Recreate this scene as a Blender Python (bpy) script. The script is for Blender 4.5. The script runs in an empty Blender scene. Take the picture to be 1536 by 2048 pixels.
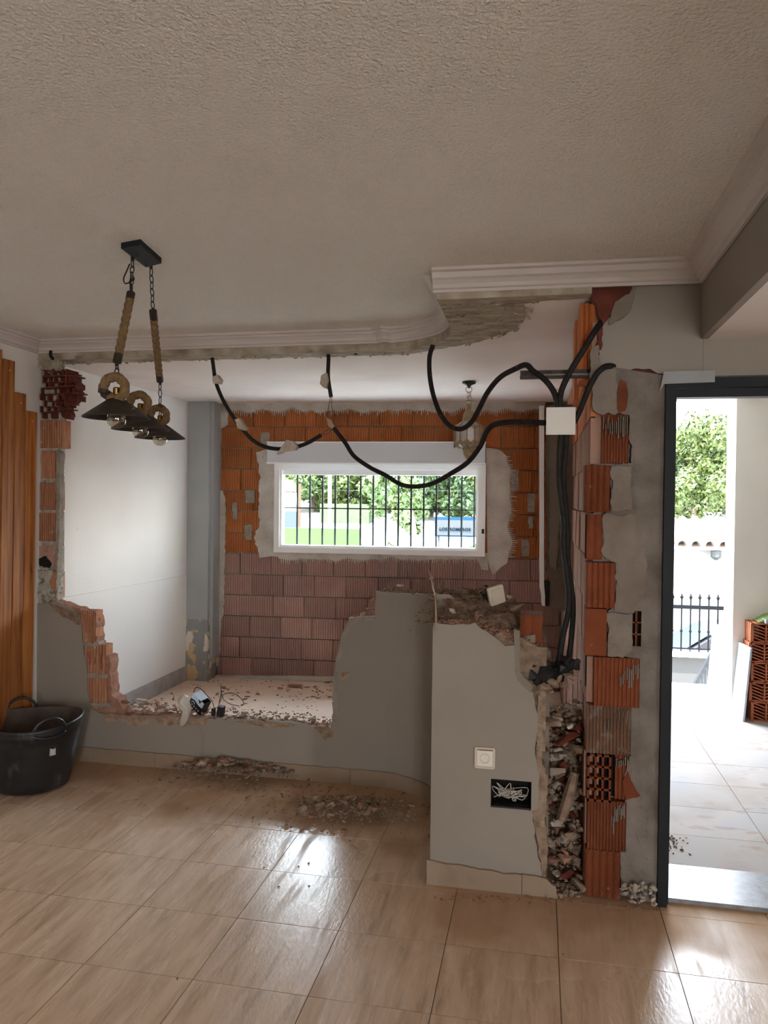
import bpy, bmesh, math, random
from mathutils import Vector, Matrix, noise
from mathutils.geometry import tessellate_polygon
random.seed(7)
C = bpy.context.scene.collection
SC = bpy.context.scene
PI = math.pi

# ---------------------------------------------------------------- camera
F = 1538.0; EYE = 1.65
YAW = math.atan(.2016); PITCH = -math.atan((1024-1000)/1538.); ROLL = .011
fw = Vector((-math.sin(YAW)*math.cos(PITCH), math.cos(YAW)*math.cos(PITCH), math.sin(PITCH)))
r0 = Vector((math.cos(YAW), math.sin(YAW), 0)); u0 = r0.cross(fw)
RT = math.cos(ROLL)*r0+math.sin(ROLL)*u0; UP = math.cos(ROLL)*u0-math.sin(ROLL)*r0
cam = bpy.data.objects.new('camera', bpy.data.cameras.new('camera')); C.objects.link(cam)
cam.data.sensor_fit = 'VERTICAL'; cam.data.sensor_height = 36; cam.data.lens = F/2048*36
cam.data.clip_start = .05; cam.data.clip_end = 400
m = Matrix((RT, UP, -fw)).transposed().to_4x4(); m.translation = (0, 0, EYE)
cam.matrix_world = m
SC.camera = cam
EYEV = Vector((0, 0, EYE))
def ray(u, v): return (u-768)/F*RT+(1024-v)/F*UP+fw
def onY(u, v, y): d = ray(u, v); return EYEV+d*(y/d.y)
def onX(u, v, x): d = ray(u, v); return EYEV+d*(x/d.x)
def onZ(u, v, z): d = ray(u, v); return EYEV+d*((z-EYE)/d.z)
def atD(u, v, dep): return EYEV+ray(u, v)*dep

# ---------------------------------------------------------------- light
SKY = 7.0; SUN = 13.0
SC.view_settings.view_transform = 'Standard'; SC.view_settings.look = 'None'
SC.view_settings.gamma = 1; SC.view_settings.use_curve_mapping = False
SC.view_settings.exposure = 2.38
W = bpy.data.worlds.new('sky'); SC.world = W; W.use_nodes = True
nt = W.node_tree; nt.nodes.clear()
wo = nt.nodes.new('ShaderNodeOutputWorld'); bg = nt.nodes.new('ShaderNodeBackground')
tc = nt.nodes.new('ShaderNodeTexCoord'); sx = nt.nodes.new('ShaderNodeSeparateXYZ')
cr = nt.nodes.new('ShaderNodeValToRGB')
nt.links.new(tc.outputs['Generated'], sx.inputs[0]); nt.links.new(sx.outputs['Z'], cr.inputs[0])
cr.color_ramp.elements[0].position = 0.0; cr.color_ramp.elements[0].color = (1.0, .99, .97, 1)
cr.color_ramp.elements[1].position = .7; cr.color_ramp.elements[1].color = (.62, .78, 1.0, 1)
nt.links.new(cr.outputs[0], bg.inputs[0]); bg.inputs[1].default_value = SKY
nt.links.new(bg.outputs[0], wo.inputs[0])
W.cycles.sampling_method = 'MANUAL'; W.cycles.sample_map_resolution = 256
sun = bpy.data.objects.new('sun', bpy.data.lights.new('sun', 'SUN')); C.objects.link(sun)
sun.data.energy = SUN; sun.data.angle = .01; sun.data.color = (1, .95, .86)
sun.rotation_euler = Vector((.6, .35, -.85)).to_track_quat('-Z', 'Y').to_euler()
def portal(loc, rot, sx_, sy_):
    o = bpy.data.objects.new('portal', bpy.data.lights.new('portal', 'AREA')); C.objects.link(o)
    o.data.shape = 'RECTANGLE'; o.data.size = sx_; o.data.size_y = sy_; o.data.cycles.is_portal = True
    o.location = loc; o.rotation_euler = rot
portal((-1.4, 7.0, 1.52), (-PI/2, 0, 0), 2.0, .9)
portal((1.72, 3.60, 1.05), (-PI/2, 0, 0), 2.4, 2.15)
portal((1.1, -3.97, 1.15), (PI/2, 0, 0), .7, 2.2)
portal((3.12, -1.2, 1.1), (0, PI/2, 0), 2.2, .5)
SC.cycles.max_bounces = 10; SC.cycles.diffuse_bounces = 6; SC.cycles.glossy_bounces = 4
SC.cycles.transparent_max_bounces = 12; SC.cycles.sample_clamp_indirect = 6
SC.cycles.caustics_reflective = False; SC.cycles.caustics_refractive = False
SC.cycles.use_denoising = True

# ---------------------------------------------------------------- materials
MAT = {}
def mat(name, cols, rough=.8, nscale=4, bump=0, bscale=60, spec=.3, metal=0, stretch=None, rnd=0, detail=4,
        spots=None, bstretch=None, coat=0, local=False, pos=(.3, .7)):
    """noise-blended colour list, optional speckle layers: spots=[(colour, scale, threshold, width, strength)]"""
    mt = bpy.data.materials.new(name); mt.use_nodes = True; MAT[name] = mt
    t = mt.node_tree; N = t.nodes; L = t.links; b = N['Principled BSDF']
    b.inputs['Roughness'].default_value = rough; b.inputs['Metallic'].default_value = metal
    b.inputs['Specular IOR Level'].default_value = spec; b.inputs['Coat Weight'].default_value = coat
    if local:
        g = N.new('ShaderNodeTexCoord'); co = g.outputs['Object']
    else:
        g = N.new('ShaderNodeNewGeometry'); co = g.outputs['Position']
    def coord(st):
        if not st: return co
        mp = N.new('ShaderNodeMapping'); mp.inputs['Scale'].default_value = st[:3]
        if len(st) > 3: mp.inputs['Rotation'].default_value = (0, 0, st[3])
        L.new(co, mp.inputs[0]); return mp.outputs[0]
    if len(cols) == 1:
        b.inputs['Base Color'].default_value = (*cols[0], 1); col = None
        rgb = N.new('ShaderNodeRGB'); rgb.outputs[0].default_value = (*cols[0], 1); col = rgb.outputs[0]
    else:
        n = N.new('ShaderNodeTexNoise'); n.inputs['Scale'].default_value = nscale; n.inputs['Detail'].default_value = detail
        L.new(coord(stretch), n.inputs[0])
        r = N.new('ShaderNodeValToRGB'); L.new(n.outputs[0], r.inputs[0])
        while len(r.color_ramp.elements) < len(cols): r.color_ramp.elements.new(.5)
        for i, c in enumerate(cols):
            e = r.color_ramp.elements[i]; e.position = pos[0]+(pos[1]-pos[0])*i/(len(cols)-1); e.color = (*c, 1)
        col = r.outputs[0]
    for sp in (spots or []):
        n2 = N.new('ShaderNodeTexNoise'); n2.inputs['Scale'].default_value = sp[1]; n2.inputs['Detail'].default_value = 5
        L.new(coord(sp[5] if len(sp) > 5 else None), n2.inputs[0])
        mr = N.new('ShaderNodeMapRange'); mr.inputs[1].default_value = sp[2]; mr.inputs[2].default_value = sp[2]+sp[3]
        mr.inputs[4].default_value = sp[4]; L.new(n2.outputs[0], mr.inputs[0])
        mx = N.new('ShaderNodeMix'); mx.data_type = 'RGBA'; L.new(mr.outputs[0], mx.inputs[0]); L.new(col, mx.inputs[6])
        mx.inputs[7].default_value = (*sp[0], 1); col = mx.outputs[2]
    if rnd:
        oi = N.new('ShaderNodeObjectInfo'); mr = N.new('ShaderNodeMapRange'); L.new(oi.outputs['Random'], mr.inputs[0])
        mr.inputs[3].default_value = 1-rnd; mr.inputs[4].default_value = 1+rnd
        hs = N.new('ShaderNodeHueSaturation'); L.new(mr.outputs[0], hs.inputs['Value']); L.new(col, hs.inputs['Color']); col = hs.outputs[0]
    L.new(col, b.inputs['Base Color'])
    if bump:
        n3 = N.new('ShaderNodeTexNoise'); n3.inputs['Scale'].default_value = bscale; n3.inputs['Detail'].default_value = 5
        L.new(coord(bstretch), n3.inputs[0]); bp = N.new('ShaderNodeBump'); bp.inputs['Strength'].default_value = min(1, bump)
        bp.inputs['Distance'].default_value = .01*max(1, bump*1.3); L.new(n3.outputs[0], bp.inputs['Height']); L.new(bp.outputs[0], b.inputs['Normal'])
    return mt
mat('ceiling', [(.82, .76, .685), (.86, .80, .725)], .9, 1.2, 1.6, 95, .2)
mat('ceiling_smooth', [(.74, .66, .61), (.82, .75, .71)], .9, 1.0, .2, 60, .2, spots=[((.62, .42, .38), 1.6, .55, .2, .35)])
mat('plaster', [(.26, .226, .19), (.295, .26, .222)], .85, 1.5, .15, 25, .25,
    spots=[((.24, .20, .17), 5, .68, .08, .35), ((.33, .28, .24), 1.3, .58, .2, .35)])  # same paint as plaster_clean, with the shade on these walls put into the colour
mat('plaster_front_shaded', [(.28, .245, .21), (.31, .275, .24)], .85, 1.2, .1, 30, .25)  # wall paint darkened: shade on door wall and beam put into the colour
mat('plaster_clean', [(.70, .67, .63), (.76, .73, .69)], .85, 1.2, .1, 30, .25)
mat('room_tan', [(.36, .30, .25)], .9)
mat('plaster_back', [(.75, .74, .71), (.81, .80, .77)], .8, 1.2, .12, 40, .3, spots=[((.62, .48, .36), 1.1, .60, .2, .25), ((.45, .4, .36), 22, .70, .05, .3)])
mat('plaster_rough', [(.13, .11, .09), (.19, .165, .14), (.24, .21, .185)], .95, 7, 1.0, 22, .15, spots=[((.16, .13, .11), 13, .64, .06, .7)])
mat('plaster_patch', [(.40, .36, .31), (.49, .45, .40), (.56, .53, .48)], .95, 6, .8, 30, .15, spots=[((.30, .24, .2), 25, .66, .05, .6)])
mat('plaster_dirty', [(.18, .145, .115), (.27, .235, .20)], .95, 5, .9, 18, .15, spots=[((.2, .16, .13), 9, .62, .05, .6)])
mat('torn', [(.24, .195, .14), (.37, .315, .24), (.47, .42, .34)], .95, 9, 1.5, 18, .1, stretch=(1, 3, 1), spots=[((.2, .16, .12), 16, .62, .06, .7, (.5, 3, 1))])
mat('mortar', [(.26, .225, .185), (.38, .34, .29)], .95, 15, 1.0, 60, .1)
mat('mortar_green', [(.30, .30, .24), (.50, .48, .41)], .95, 18, 1.2, 50, .1, spots=[((.14, .12, .10), 20, .6, .05, .7)])
mat('cornice', [(.52, .465, .435), (.56, .505, .475)], .8, 2, .08, 80, .25)
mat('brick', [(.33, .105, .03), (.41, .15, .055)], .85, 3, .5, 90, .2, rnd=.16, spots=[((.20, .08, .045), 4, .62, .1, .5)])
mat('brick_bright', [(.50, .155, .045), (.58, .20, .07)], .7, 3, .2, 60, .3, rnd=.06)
mat('brick_pink_haze', [(.32, .19, .16), (.40, .25, .21)], .9, 3, .5, 90, .15, rnd=.2, spots=[((.25, .19, .18), 1.6, .56, .12, .6)])  # pinker lower rows: haze veil put into the brick colour
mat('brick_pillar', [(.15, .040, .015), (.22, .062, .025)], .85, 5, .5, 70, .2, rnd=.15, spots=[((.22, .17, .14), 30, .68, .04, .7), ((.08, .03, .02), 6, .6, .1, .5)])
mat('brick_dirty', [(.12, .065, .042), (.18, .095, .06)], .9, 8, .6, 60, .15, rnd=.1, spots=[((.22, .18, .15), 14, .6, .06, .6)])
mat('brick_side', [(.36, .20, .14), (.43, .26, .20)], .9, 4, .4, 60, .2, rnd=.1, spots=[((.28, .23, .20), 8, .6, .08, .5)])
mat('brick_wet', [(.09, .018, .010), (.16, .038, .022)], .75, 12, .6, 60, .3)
mat('scar_brick', [(.38, .15, .08), (.52, .27, .16)], .9, 14, .6, 60, .2, rnd=.12, stretch=(3, 3, .5), spots=[((.30, .09, .05), 18, .6, .05, .8, (1, 1, .4)), ((.6, .55, .48), 22, .68, .04, .7)])
mat('brown_board', [(.36, .17, .08), (.46, .23, .12)], .7, 3, .2)
mat('rubble', [(.20, .135, .09), (.29, .205, .145), (.37, .285, .215)], .95, 25, .8, 90, .1, rnd=.25)
mat('rubble_red', [(.26, .125, .08), (.36, .21, .155)], .95, 20, .8, 90, .1, rnd=.25)
mat('rubble_white', [(.40, .34, .275), (.50, .44, .37)], .95, 20, .5, 90, .1, rnd=.12)
mat('dust_floor', [(.70, .53, .41), (.78, .61, .49)], .97, 3, .4, 40, .1, spots=[((.36, .24, .17), 16, .66, .05, .6), ((.42, .20, .14), 6, .70, .05, .5)])
mat('wood', [(.20, .062, .014), (.36, .13, .032), (.48, .20, .055)], .6, 6, .25, 30, .3, stretch=(6, 6, .35), rnd=.15,
    spots=[((.06, .025, .012), 5, .70, .06, .85, (1, 3, .8))], bstretch=(8, 8, .4))
mat('grey_paint', [(.34, .36, .36), (.39, .41, .41)], .8, 3, .1, 40)
mat('grey_peel', [(.24, .25, .25), (.30, .30, .29)], .9, 3, .5, 30, spots=[((.58, .42, .24), 7, .54, .02, 1), ((.66, .61, .54), 8, .56, .02, 1, (1, 1, .6))])
mat('stone_grey', [(.33, .31, .29), (.43, .41, .39)], .7, 9, .2, 40, .4)
mat('skirting', [(.26, .185, .125), (.31, .23, .16)], .6, 4, .2, 60, .4, spots=[((.22, .155, .105), 6, .55, .12, .6)])
mat('pvc', [(.82, .82, .81)], .35, spec=.5)
mat('shutter_grey', [(.60, .63, .67)], .5, spec=.4)
mat('bar_grey', [(.02, .024, .024)], .7, spec=.1)
mat('black_frame', [(.012, .014, .017)], .55, spec=.2)
mat('black_metal', [(.012, .011, .010)], .45, spec=.5)
mat('bronze', [(.045, .034, .026), (.062, .047, .036)], .55, 10, metal=.5)
mat('shade_inner', [(.02, .016, .013)], .7)
mat('rope', [(.155, .095, .045), (.25, .16, .08)], .95, 80, .6, 200, .1, detail=6)
mat('brass', [(.28, .18, .05)], .35, metal=1)
mat('lantern_metal', [(.22, .16, .09), (.36, .28, .17)], .6, 60, .3, 200)
mat('conduit', [(.012, .011, .010), (.022, .019, .017)], .65, 30, spec=.2, spots=[((.22, .18, .15), 40, .68, .06, .6)])
mat('black_plastic', [(.010, .010, .011), (.02, .019, .018)], .5, 30, spots=[((.25, .21, .18), 35, .70, .05, .6)])
mat('white_plastic', [(.72, .69, .62)], .4, spec=.5)
mat('cream_plastic', [(.56, .48, .37), (.62, .54, .43)], .5, 12)
mat('film', [(.62, .76, .92)], .25, spec=.6)
mat('wire_white', [(.60, .55, .48)], .5)
mat('wire_dark', [(.03, .022, .018)], .5)
mat('wire_tan', [(.36, .26, .16)], .6)
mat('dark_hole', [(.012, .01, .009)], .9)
mat('tub', [(.010, .011, .012), (.022, .023, .025)], .42, 5, .1, 30, .5, spots=[((.12, .14, .17), 9, .56, .15, .7, (1, 1, .5))])
mat('tub_inner', [(.07, .055, .045), (.13, .105, .085)], .9, 9)
mat('label_print', [(.70, .68, .64), (.3, .3, .3)], .6, 300, stretch=(1, 1, .05), local=True)
mat('tape', [(.28, .29, .30), (.34, .35, .36)], .55, 6)
mat('steel', [(.03, .026, .024), (.09, .07, .055)], .6, 20, .3)
mat('ext_white', [(.83, .82, .79)], .8)
mat('ext_grey', [(.60, .57, .52), (.64, .61, .56)], .85, 3, .1, 60)
mat('porch_tile', [(.33, .27, .225), (.38, .325, .285), (.35, .33, .315)], .75, 3, .05, 30, .15, rnd=.06, spots=[((.30, .19, .13), 5, .60, .05, .55, (1, 2, 1)), ((.33, .35, .37), 2, .55, .2, .5)])
mat('granite', [(.20, .20, .21), (.30, .30, .31)], .3, 25, 0, spec=.35, spots=[((.10, .09, .09), 90, .62, .05, .7)])
mat('stack_brick', [(.34, .10, .045), (.42, .14, .07)], .85, 10, .3, 60, .2, rnd=.08)
mat('board', [(.34, .38, .43), (.42, .46, .50)], .5, 6, spots=[((.2, .16, .14), 16, .68, .03, .8)])
mat('foliage_a', [(.020, .036, .006), (.05, .07, .010)], .6, 3, rnd=.1)
mat('foliage_b', [(.012, .026, .008), (.026, .048, .012)], .6, 3, rnd=.1)
mat('foliage_c', [(.024, .046, .010), (.045, .072, .016)], .6, 3, rnd=.1)
mat('bark', [(.06, .04, .03), (.11, .08, .06)], .9, 10, stretch=(1, 1, .2))
mat('green_screen', [(.012, .045, .003), (.014, .052, .004)], .8, 3)
mat('street_grey', [(.022, .022, .021)], .9)
mat('house_wall', [(.12, .118, .112)], .9)
mat('road', [(.28, .27, .25), (.34, .33, .31)], .9, 3)
mat('sign_white', [(.20, .22, .24)], .5)
mat('sign_blue', [(.005, .018, .04)], .9, spec=.02)
mat('sign_panel', [(.030, .032, .034)], .9, spec=.02)
mat('sign_letter', [(.001, .005, .012)], .9, spec=.0)
mat('roof_tile', [(.10, .07, .05), (.15, .11, .08)], .8, 8, rnd=.1)
mat('orange_pole', [(.05, .018, .006)], .8)
mat('blue_gate', [(.008, .014, .018)], .7)
mat('grey_far', [(.02, .022, .022)], .8)
mat('car_paint', [(.013, .0125, .013)], .5, spec=.05)
mat('car_screen', [(.009, .014, .018)], .5, spec=.05)  # bluish sky reflection put into the windscreen colour
mat('car_glass', [(.003, .0035, .004)], .5, spec=.02)
mat('tyre', [(.02, .02, .02)], .8)
mat('fence_iron', [(.003, .0033, .004)], .8, spec=.02)
mat('green_cloth', [(.16, .24, .08), (.24, .32, .12)], .9, 10, .5)
def glassy(name, tint, g=.08, rough=.03):
    mt = bpy.data.materials.new(name); mt.use_nodes = True; MAT[name] = mt; t = mt.node_tree; t.nodes.clear()
    o = t.nodes.new('ShaderNodeOutputMaterial'); mx = t.nodes.new('ShaderNodeMixShader')
    a = t.nodes.new('ShaderNodeBsdfTransparent'); a.inputs[0].default_value = (*tint, 1)
    b = t.nodes.new('ShaderNodeBsdfGlossy'); b.inputs[1].default_value = rough
    mx.inputs[0].default_value = g
    t.links.new(a.outputs[0], mx.inputs[1]); t.links.new(b.outputs[0], mx.inputs[2]); t.links.new(mx.outputs[0], o.inputs[0])
glassy('glass', (.98, 1.0, .99), .02, .05)
glassy('bulb_glass', (.86, .80, .70), .22)
glassy('lantern_glass', (.9, .92, .88), .5, .5)
def plastic_bag():
    mt = bpy.data.materials.new('bag'); mt.use_nodes = True; MAT['bag'] = mt; t = mt.node_tree; t.nodes.clear()
    o = t.nodes.new('ShaderNodeOutputMaterial'); mx = t.nodes.new('ShaderNodeMixShader')
    a = t.nodes.new('ShaderNodeBsdfTransparent'); b = t.nodes.new('ShaderNodeBsdfPrincipled')
    b.inputs['Base Color'].default_value = (.75, .70, .62, 1); b.inputs['Roughness'].default_value = .25
    mx.inputs[0].default_value = .55
    t.links.new(a.outputs[0], mx.inputs[1]); t.links.new(b.outputs[0], mx.inputs[2]); t.links.new(mx.outputs[0], o.inputs[0])
plastic_bag()
def floor_mat():
    mt = bpy.data.materials.new('floor_tile'); mt.use_nodes = True; MAT['floor_tile'] = mt
    N = mt.node_tree.nodes; L = mt.node_tree.links; b = N['Principled BSDF']
    g = N.new('ShaderNodeNewGeometry'); P = g.outputs['Position']
    oi = N.new('ShaderNodeObjectInfo')
    mp = N.new('ShaderNodeMapping'); mp.inputs['Rotation'].default_value = (0, 0, .42); mp.inputs['Scale'].default_value = (14, 1.6, 1); L.new(P, mp.inputs[0])
    ad = N.new('ShaderNodeVectorMath'); L.new(mp.outputs[0], ad.inputs[0])
    cb = N.new('ShaderNodeCombineXYZ'); ml = N.new('ShaderNodeMath'); ml.operation = 'MULTIPLY'; ml.inputs[1].default_value = 40
    L.new(oi.outputs['Random'], ml.inputs[0]); L.new(ml.outputs[0], cb.inputs[2]); L.new(cb.outputs[0], ad.inputs[1])
    n = N.new('ShaderNodeTexNoise'); n.inputs['Scale'].default_value = 1.6; n.inputs['Detail'].default_value = 7; n.inputs['Roughness'].default_value = .65
    L.new(ad.outputs[0], n.inputs[0])
    r = N.new('ShaderNodeValToRGB'); L.new(n.outputs[0], r.inputs[0])
    r.color_ramp.elements[0].position = .30; r.color_ramp.elements[0].color = (.42, .285, .185, 1)
    r.color_ramp.elements[1].position = .62; r.color_ramp.elements[1].color = (.68, .50, .36, 1)
    e = r.color_ramp.elements.new(.45); e.color = (.58, .415, .285, 1)
    # dust near the demolished wall
    sp = N.new('ShaderNodeSeparateXYZ'); L.new(P, sp.inputs[0])
    n2 = N.new('ShaderNodeTexNoise'); n2.inputs['Scale'].default_value = 2.3; n2.inputs['Detail'].default_value = 6; L.new(P, n2.inputs[0])
    def M(op, a, bb):
        q = N.new('ShaderNodeMath'); q.operation = op
        for i, x in enumerate((a, bb)):
            if isinstance(x, (int, float)): q.inputs[i].default_value = x
            else: L.new(x, q.inputs[i])
        return q.outputs[0]
    s = M('ADD', sp.outputs[1], M('MULTIPLY', M('SUBTRACT', n2.outputs[0], .5), 2.2))
    s = M('ADD', s, M('MULTIPLY', M('MINIMUM', sp.outputs[0], -.6), .22))
    xr = M('MULTIPLY', M('GREATER_THAN', sp.outputs[0], -.5), 0.0)
    d = N.new('ShaderNodeMapRange'); d.inputs[1].default_value = 3.30; d.inputs[2].default_value = 3.8; L.new(s, d.inputs[0])
    # second band in front of the stub of wall
    d2 = N.new('ShaderNodeMapRange'); d2.inputs[1].default_value = 2.75; d2.inputs[2].default_value = 3.15
    L.new(M('ADD', sp.outputs[1], M('MULTIPLY', M('SUBTRACT', n2.outputs[0], .5), 1.2)), d2.inputs[0])
    dx = N.new('ShaderNodeMapRange'); dx.inputs[1].default_value = -.55; dx.inputs[2].default_value = -.35; L.new(sp.outputs[0], dx.inputs[0])
    D = M('MAXIMUM', d.outputs[0], M('MULTIPLY', d2.outputs[0], dx.outputs[0]))
    n4 = N.new('ShaderNodeTexNoise'); n4.inputs['Scale'].default_value = 1.1; n4.inputs['Detail'].default_value = 7; L.new(mp.outputs[0], n4.inputs[0])
    sm = N.new('ShaderNodeMapRange'); sm.inputs[1].default_value = .52; sm.inputs[2].default_value = .66; sm.inputs[4].default_value = .55; L.new(n4.outputs[0], sm.inputs[0])
    D2 = M('MAXIMUM', D, sm.outputs[0])
    mx = N.new('ShaderNodeMix'); mx.data_type = 'RGBA'; L.new(M('MULTIPLY', D2, .8), mx.inputs[0]); L.new(r.outputs[0], mx.inputs[6]); mx.inputs[7].default_value = (.42, .265, .155, 1)
    L.new(mx.outputs[2], b.inputs['Base Color'])
    rr = N.new('ShaderNodeMapRange'); L.new(D2, rr.inputs[0]); rr.inputs[3].default_value = .27; rr.inputs[4].default_value = .85
    L.new(rr.outputs[0], b.inputs['Roughness'])
    si = N.new('ShaderNodeMapRange'); L.new(D, si.inputs[0]); si.inputs[3].default_value = .55; si.inputs[4].default_value = .1; L.new(si.outputs[0], b.inputs['Specular IOR Level'])
    n5 = N.new('ShaderNodeTexNoise'); n5.inputs['Scale'].default_value = 55; n5.inputs['Detail'].default_value = 3
    mp5 = N.new('ShaderNodeMapping'); mp5.inputs['Rotation'].default_value = (0, 0, .42); mp5.inputs['Scale'].default_value = (1.6, .6, 1); L.new(P, mp5.inputs[0]); L.new(mp5.outputs[0], n5.inputs[0])
    bp = N.new('ShaderNodeBump'); bp.inputs['Strength'].default_value = .25; bp.inputs['Distance'].default_value = .004; L.new(n5.outputs[0], bp.inputs['Height']); L.new(bp.outputs[0], b.inputs['Normal'])
floor_mat()
mat('grout', [(.22, .16, .12)], .9)

# ---------------------------------------------------------------- helpers
class MB:
    def __init__(s): s.v = []; s.f = []
    def add(s, v, f):
        o = len(s.v); s.v += [tuple(x) for x in v]; s.f += [tuple(i+o for i in q) for q in f]; return s
    def box(s, x0, x1, y0, y1, z0, z1, T=None):
        v = [(x, y, z) for z in (z0, z1) for y in (y0, y1) for x in (x0, x1)]
        if T: v = [T @ Vector(p) for p in v]
        return s.add(v, [(0, 2, 3, 1), (4, 5, 7, 6), (0, 1, 5, 4), (2, 6, 7, 3), (0, 4, 6, 2), (1, 3, 7, 5)])
    def tube(s, pts, r, n=8, cap=True, closed=False, rf=None):
        pts = [Vector(p) for p in pts]; k = len(pts); rings = []
        up = None
        for i, p in enumerate(pts):
            a = pts[(i-1) % k] if (closed or i > 0) else p; b = pts[(i+1) % k] if (closed or i < k-1) else p
            t = (b-a).normalized()
            if up is None: up = Vector((0, 0, 1)) if abs(t.z) < .9 else Vector((1, 0, 0))
            x = (up-t*up.dot(t)).normalized(); y = t.cross(x); up = x
            ring = []
            for j in range(n):
                an = 2*PI*j/n
                rr = rf(i, an) if rf else (r[i] if isinstance(r, (list, tuple)) else r)
                ring.append(p+(x*math.cos(an)+y*math.sin(an))*rr)
            rings.append(ring)
        v = [q for rg in rings for q in rg]; f = []
        for i in range(k if closed else k-1):
            i2 = (i+1) % k
            for j in range(n):
                j2 = (j+1) % n; f.append((i*n+j, i*n+j2, i2*n+j2, i2*n+j))
        if cap and not closed: f.append(tuple(reversed(range(n)))); f.append(tuple(range((k-1)*n, k*n)))
        return s.add(v, f)
    def lathe(s, prof, n=24, c=(0, 0, 0), T=None, caps=True):
        v = []; f = []; k = len(prof)
        for (r, z) in prof:
            for j in range(n):
                a = 2*PI*j/n; p = Vector((r*math.cos(a), r*math.sin(a), z))
                v.append((T @ p if T else p)+Vector(c))
        for i in range(k-1):
            for j in range(n):
                j2 = (j+1) % n; f.append((i*n+j, i*n+j2, (i+1)*n+j2, (i+1)*n+j))
        if caps: f.append(tuple(reversed(range(n)))); f.append(tuple(range((k-1)*n, k*n)))
        return s.add(v, f)
    def mesh(s, name):
        me = bpy.data.meshes.new(name); me.from_pydata(s.v, [], s.f); me.update(); return me
def link(name, me, mname, parent=None, kind=None, loc=None, smooth=False):
    o = bpy.data.objects.new(name, me); C.objects.link(o)
    if mname and not me.materials: me.materials.append(MAT[mname])
    if parent: o.parent = parent
    if kind: o['kind'] = kind
    if loc is not None: o.location = loc
    if smooth: me.polygons.foreach_set('use_smooth', [True]*len(me.polygons))
    return o
def obj(name, mb, mname, parent=None, kind=None, loc=None, smooth=False):
    return link(name, mb.mesh(name), mname, parent, kind, loc, smooth)
def tag(o, label, cat, group=None, kind=None):
    o['label'] = label; o['category'] = cat
    if group: o['group'] = group
    if kind: o['kind'] = kind
    return o
def thing(name, label, cat, loc=(0, 0, 0), group=None):
    o = bpy.data.objects.new(name, None); C.objects.link(o); o.location = loc; o.empty_display_size = .1
    return tag(o, label, cat, group)
def spline(pts, n=8):
    P = [Vector(p) for p in pts]; out = []
    for i in range(len(P)-1):
        a = P[max(i-1, 0)]; b = P[i]; c = P[i+1]; d = P[min(i+2, len(P)-1)]
        for k in range(n):
            t = k/n
            out.append(.5*((2*b)+(c-a)*t+(2*a-5*b+4*c-d)*t*t+(-a+3*b-3*c+d)*t**3))
    out.append(P[-1]); return out
def nz(x, y=0, z=0): return noise.noise(Vector((x, y, z)))
def jag(pts, step=.02, seed=0):
    """pts: (s,z,amp): the edge leaving each point gets roughness amp"""
    out = []; n = len(pts); rr = random.Random(seed)
    for i in range(n):
        s0, z0, a = pts[i]; s1, z1, _ = pts[(i+1) % n]
        out.append((s0, z0))
        if a <= 0: continue
        d = math.hypot(s1-s0, z1-z0); k = max(1, int(d/step))
        nx, ny = -(z1-z0)/max(d, 1e-6), (s1-s0)/max(d, 1e-6)
        for j in range(1, k):
            t = j/k; q = (nz(s0*7+t*d*22, z0*5+seed)+.55*nz(t*d*60, seed+9)+rr.uniform(-.35, .35))*a
            tt = t+rr.uniform(-.3, .3)/k
            out.append((s0+(s1-s0)*tt+nx*q, z0+(z1-z0)*tt+ny*q))
    return out
def slab(name, outline, d0, d1, mp, mname, parent=None, kind=None, cuts=(), holes=(), rough=0):
    """polygon in (s,z) between depths d0,d1, mapped by mp(s,z,d)"""
    bm = bmesh.new(); vs = [bm.verts.new((s, 0, z)) for s, z in outline]
    for a_, b_, c_ in tessellate_polygon([[Vector((s, z, 0)) for s, z in outline]]):
        if len({a_, b_, c_}) == 3:
            try: bm.faces.new((vs[a_], vs[b_], vs[c_]))
            except ValueError: pass
    def cut(co, no):
        g = bm.verts[:]+bm.edges[:]+bm.faces[:]
        bmesh.ops.bisect_plane(bm, geom=g, plane_co=co, plane_no=no)
    for s in cuts: cut((s, 0, 0), (1, 0, 0))
    if rough:
        ss_ = [q[0] for q in outline]; zz_ = [q[1] for q in outline]; st_ = .022 if max(zz_)-min(zz_) < 1 else .04
        for k in range(1, int((max(ss_)-min(ss_))/st_)+1): cut((min(ss_)+k*st_, 0, 0), (1, 0, 0))
        for k in range(1, int((max(zz_)-min(zz_))/st_)+1): cut((0, 0, min(zz_)+k*st_), (0, 0, 1))
    for (a, b, c, d) in holes:
        cut((a, 0, 0), (1, 0, 0)); cut((b, 0, 0), (1, 0, 0)); cut((0, 0, c), (0, 0, 1)); cut((0, 0, d), (0, 0, 1))
    for (a, b, c, d) in holes:
        kill = [q for q in bm.faces if a < q.calc_center_median().x < b and c < q.calc_center_median().z < d]
        bmesh.ops.delete(bm, geom=kill, context='FACES')
    ret = bmesh.ops.extrude_face_region(bm, geom=bm.faces[:])
    top = {e for e in ret['geom'] if isinstance(e, bmesh.types.BMVert)}
    for v in bm.verts:
        s, z = v.co.x, v.co.z; back = v in top
        d = d1 if back else d0
        if rough and not back: d += (nz(s*14, z*14, d*10)+.6*nz(s*40, z*40, 3))*rough
        v.co = Vector(mp(s, z, d))
    bmesh.ops.recalc_face_normals(bm, faces=bm.faces[:])
    me = bpy.data.meshes.new(name); bm.to_mesh(me); bm.free()
    return link(name, me, mname, parent, kind)
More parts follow.
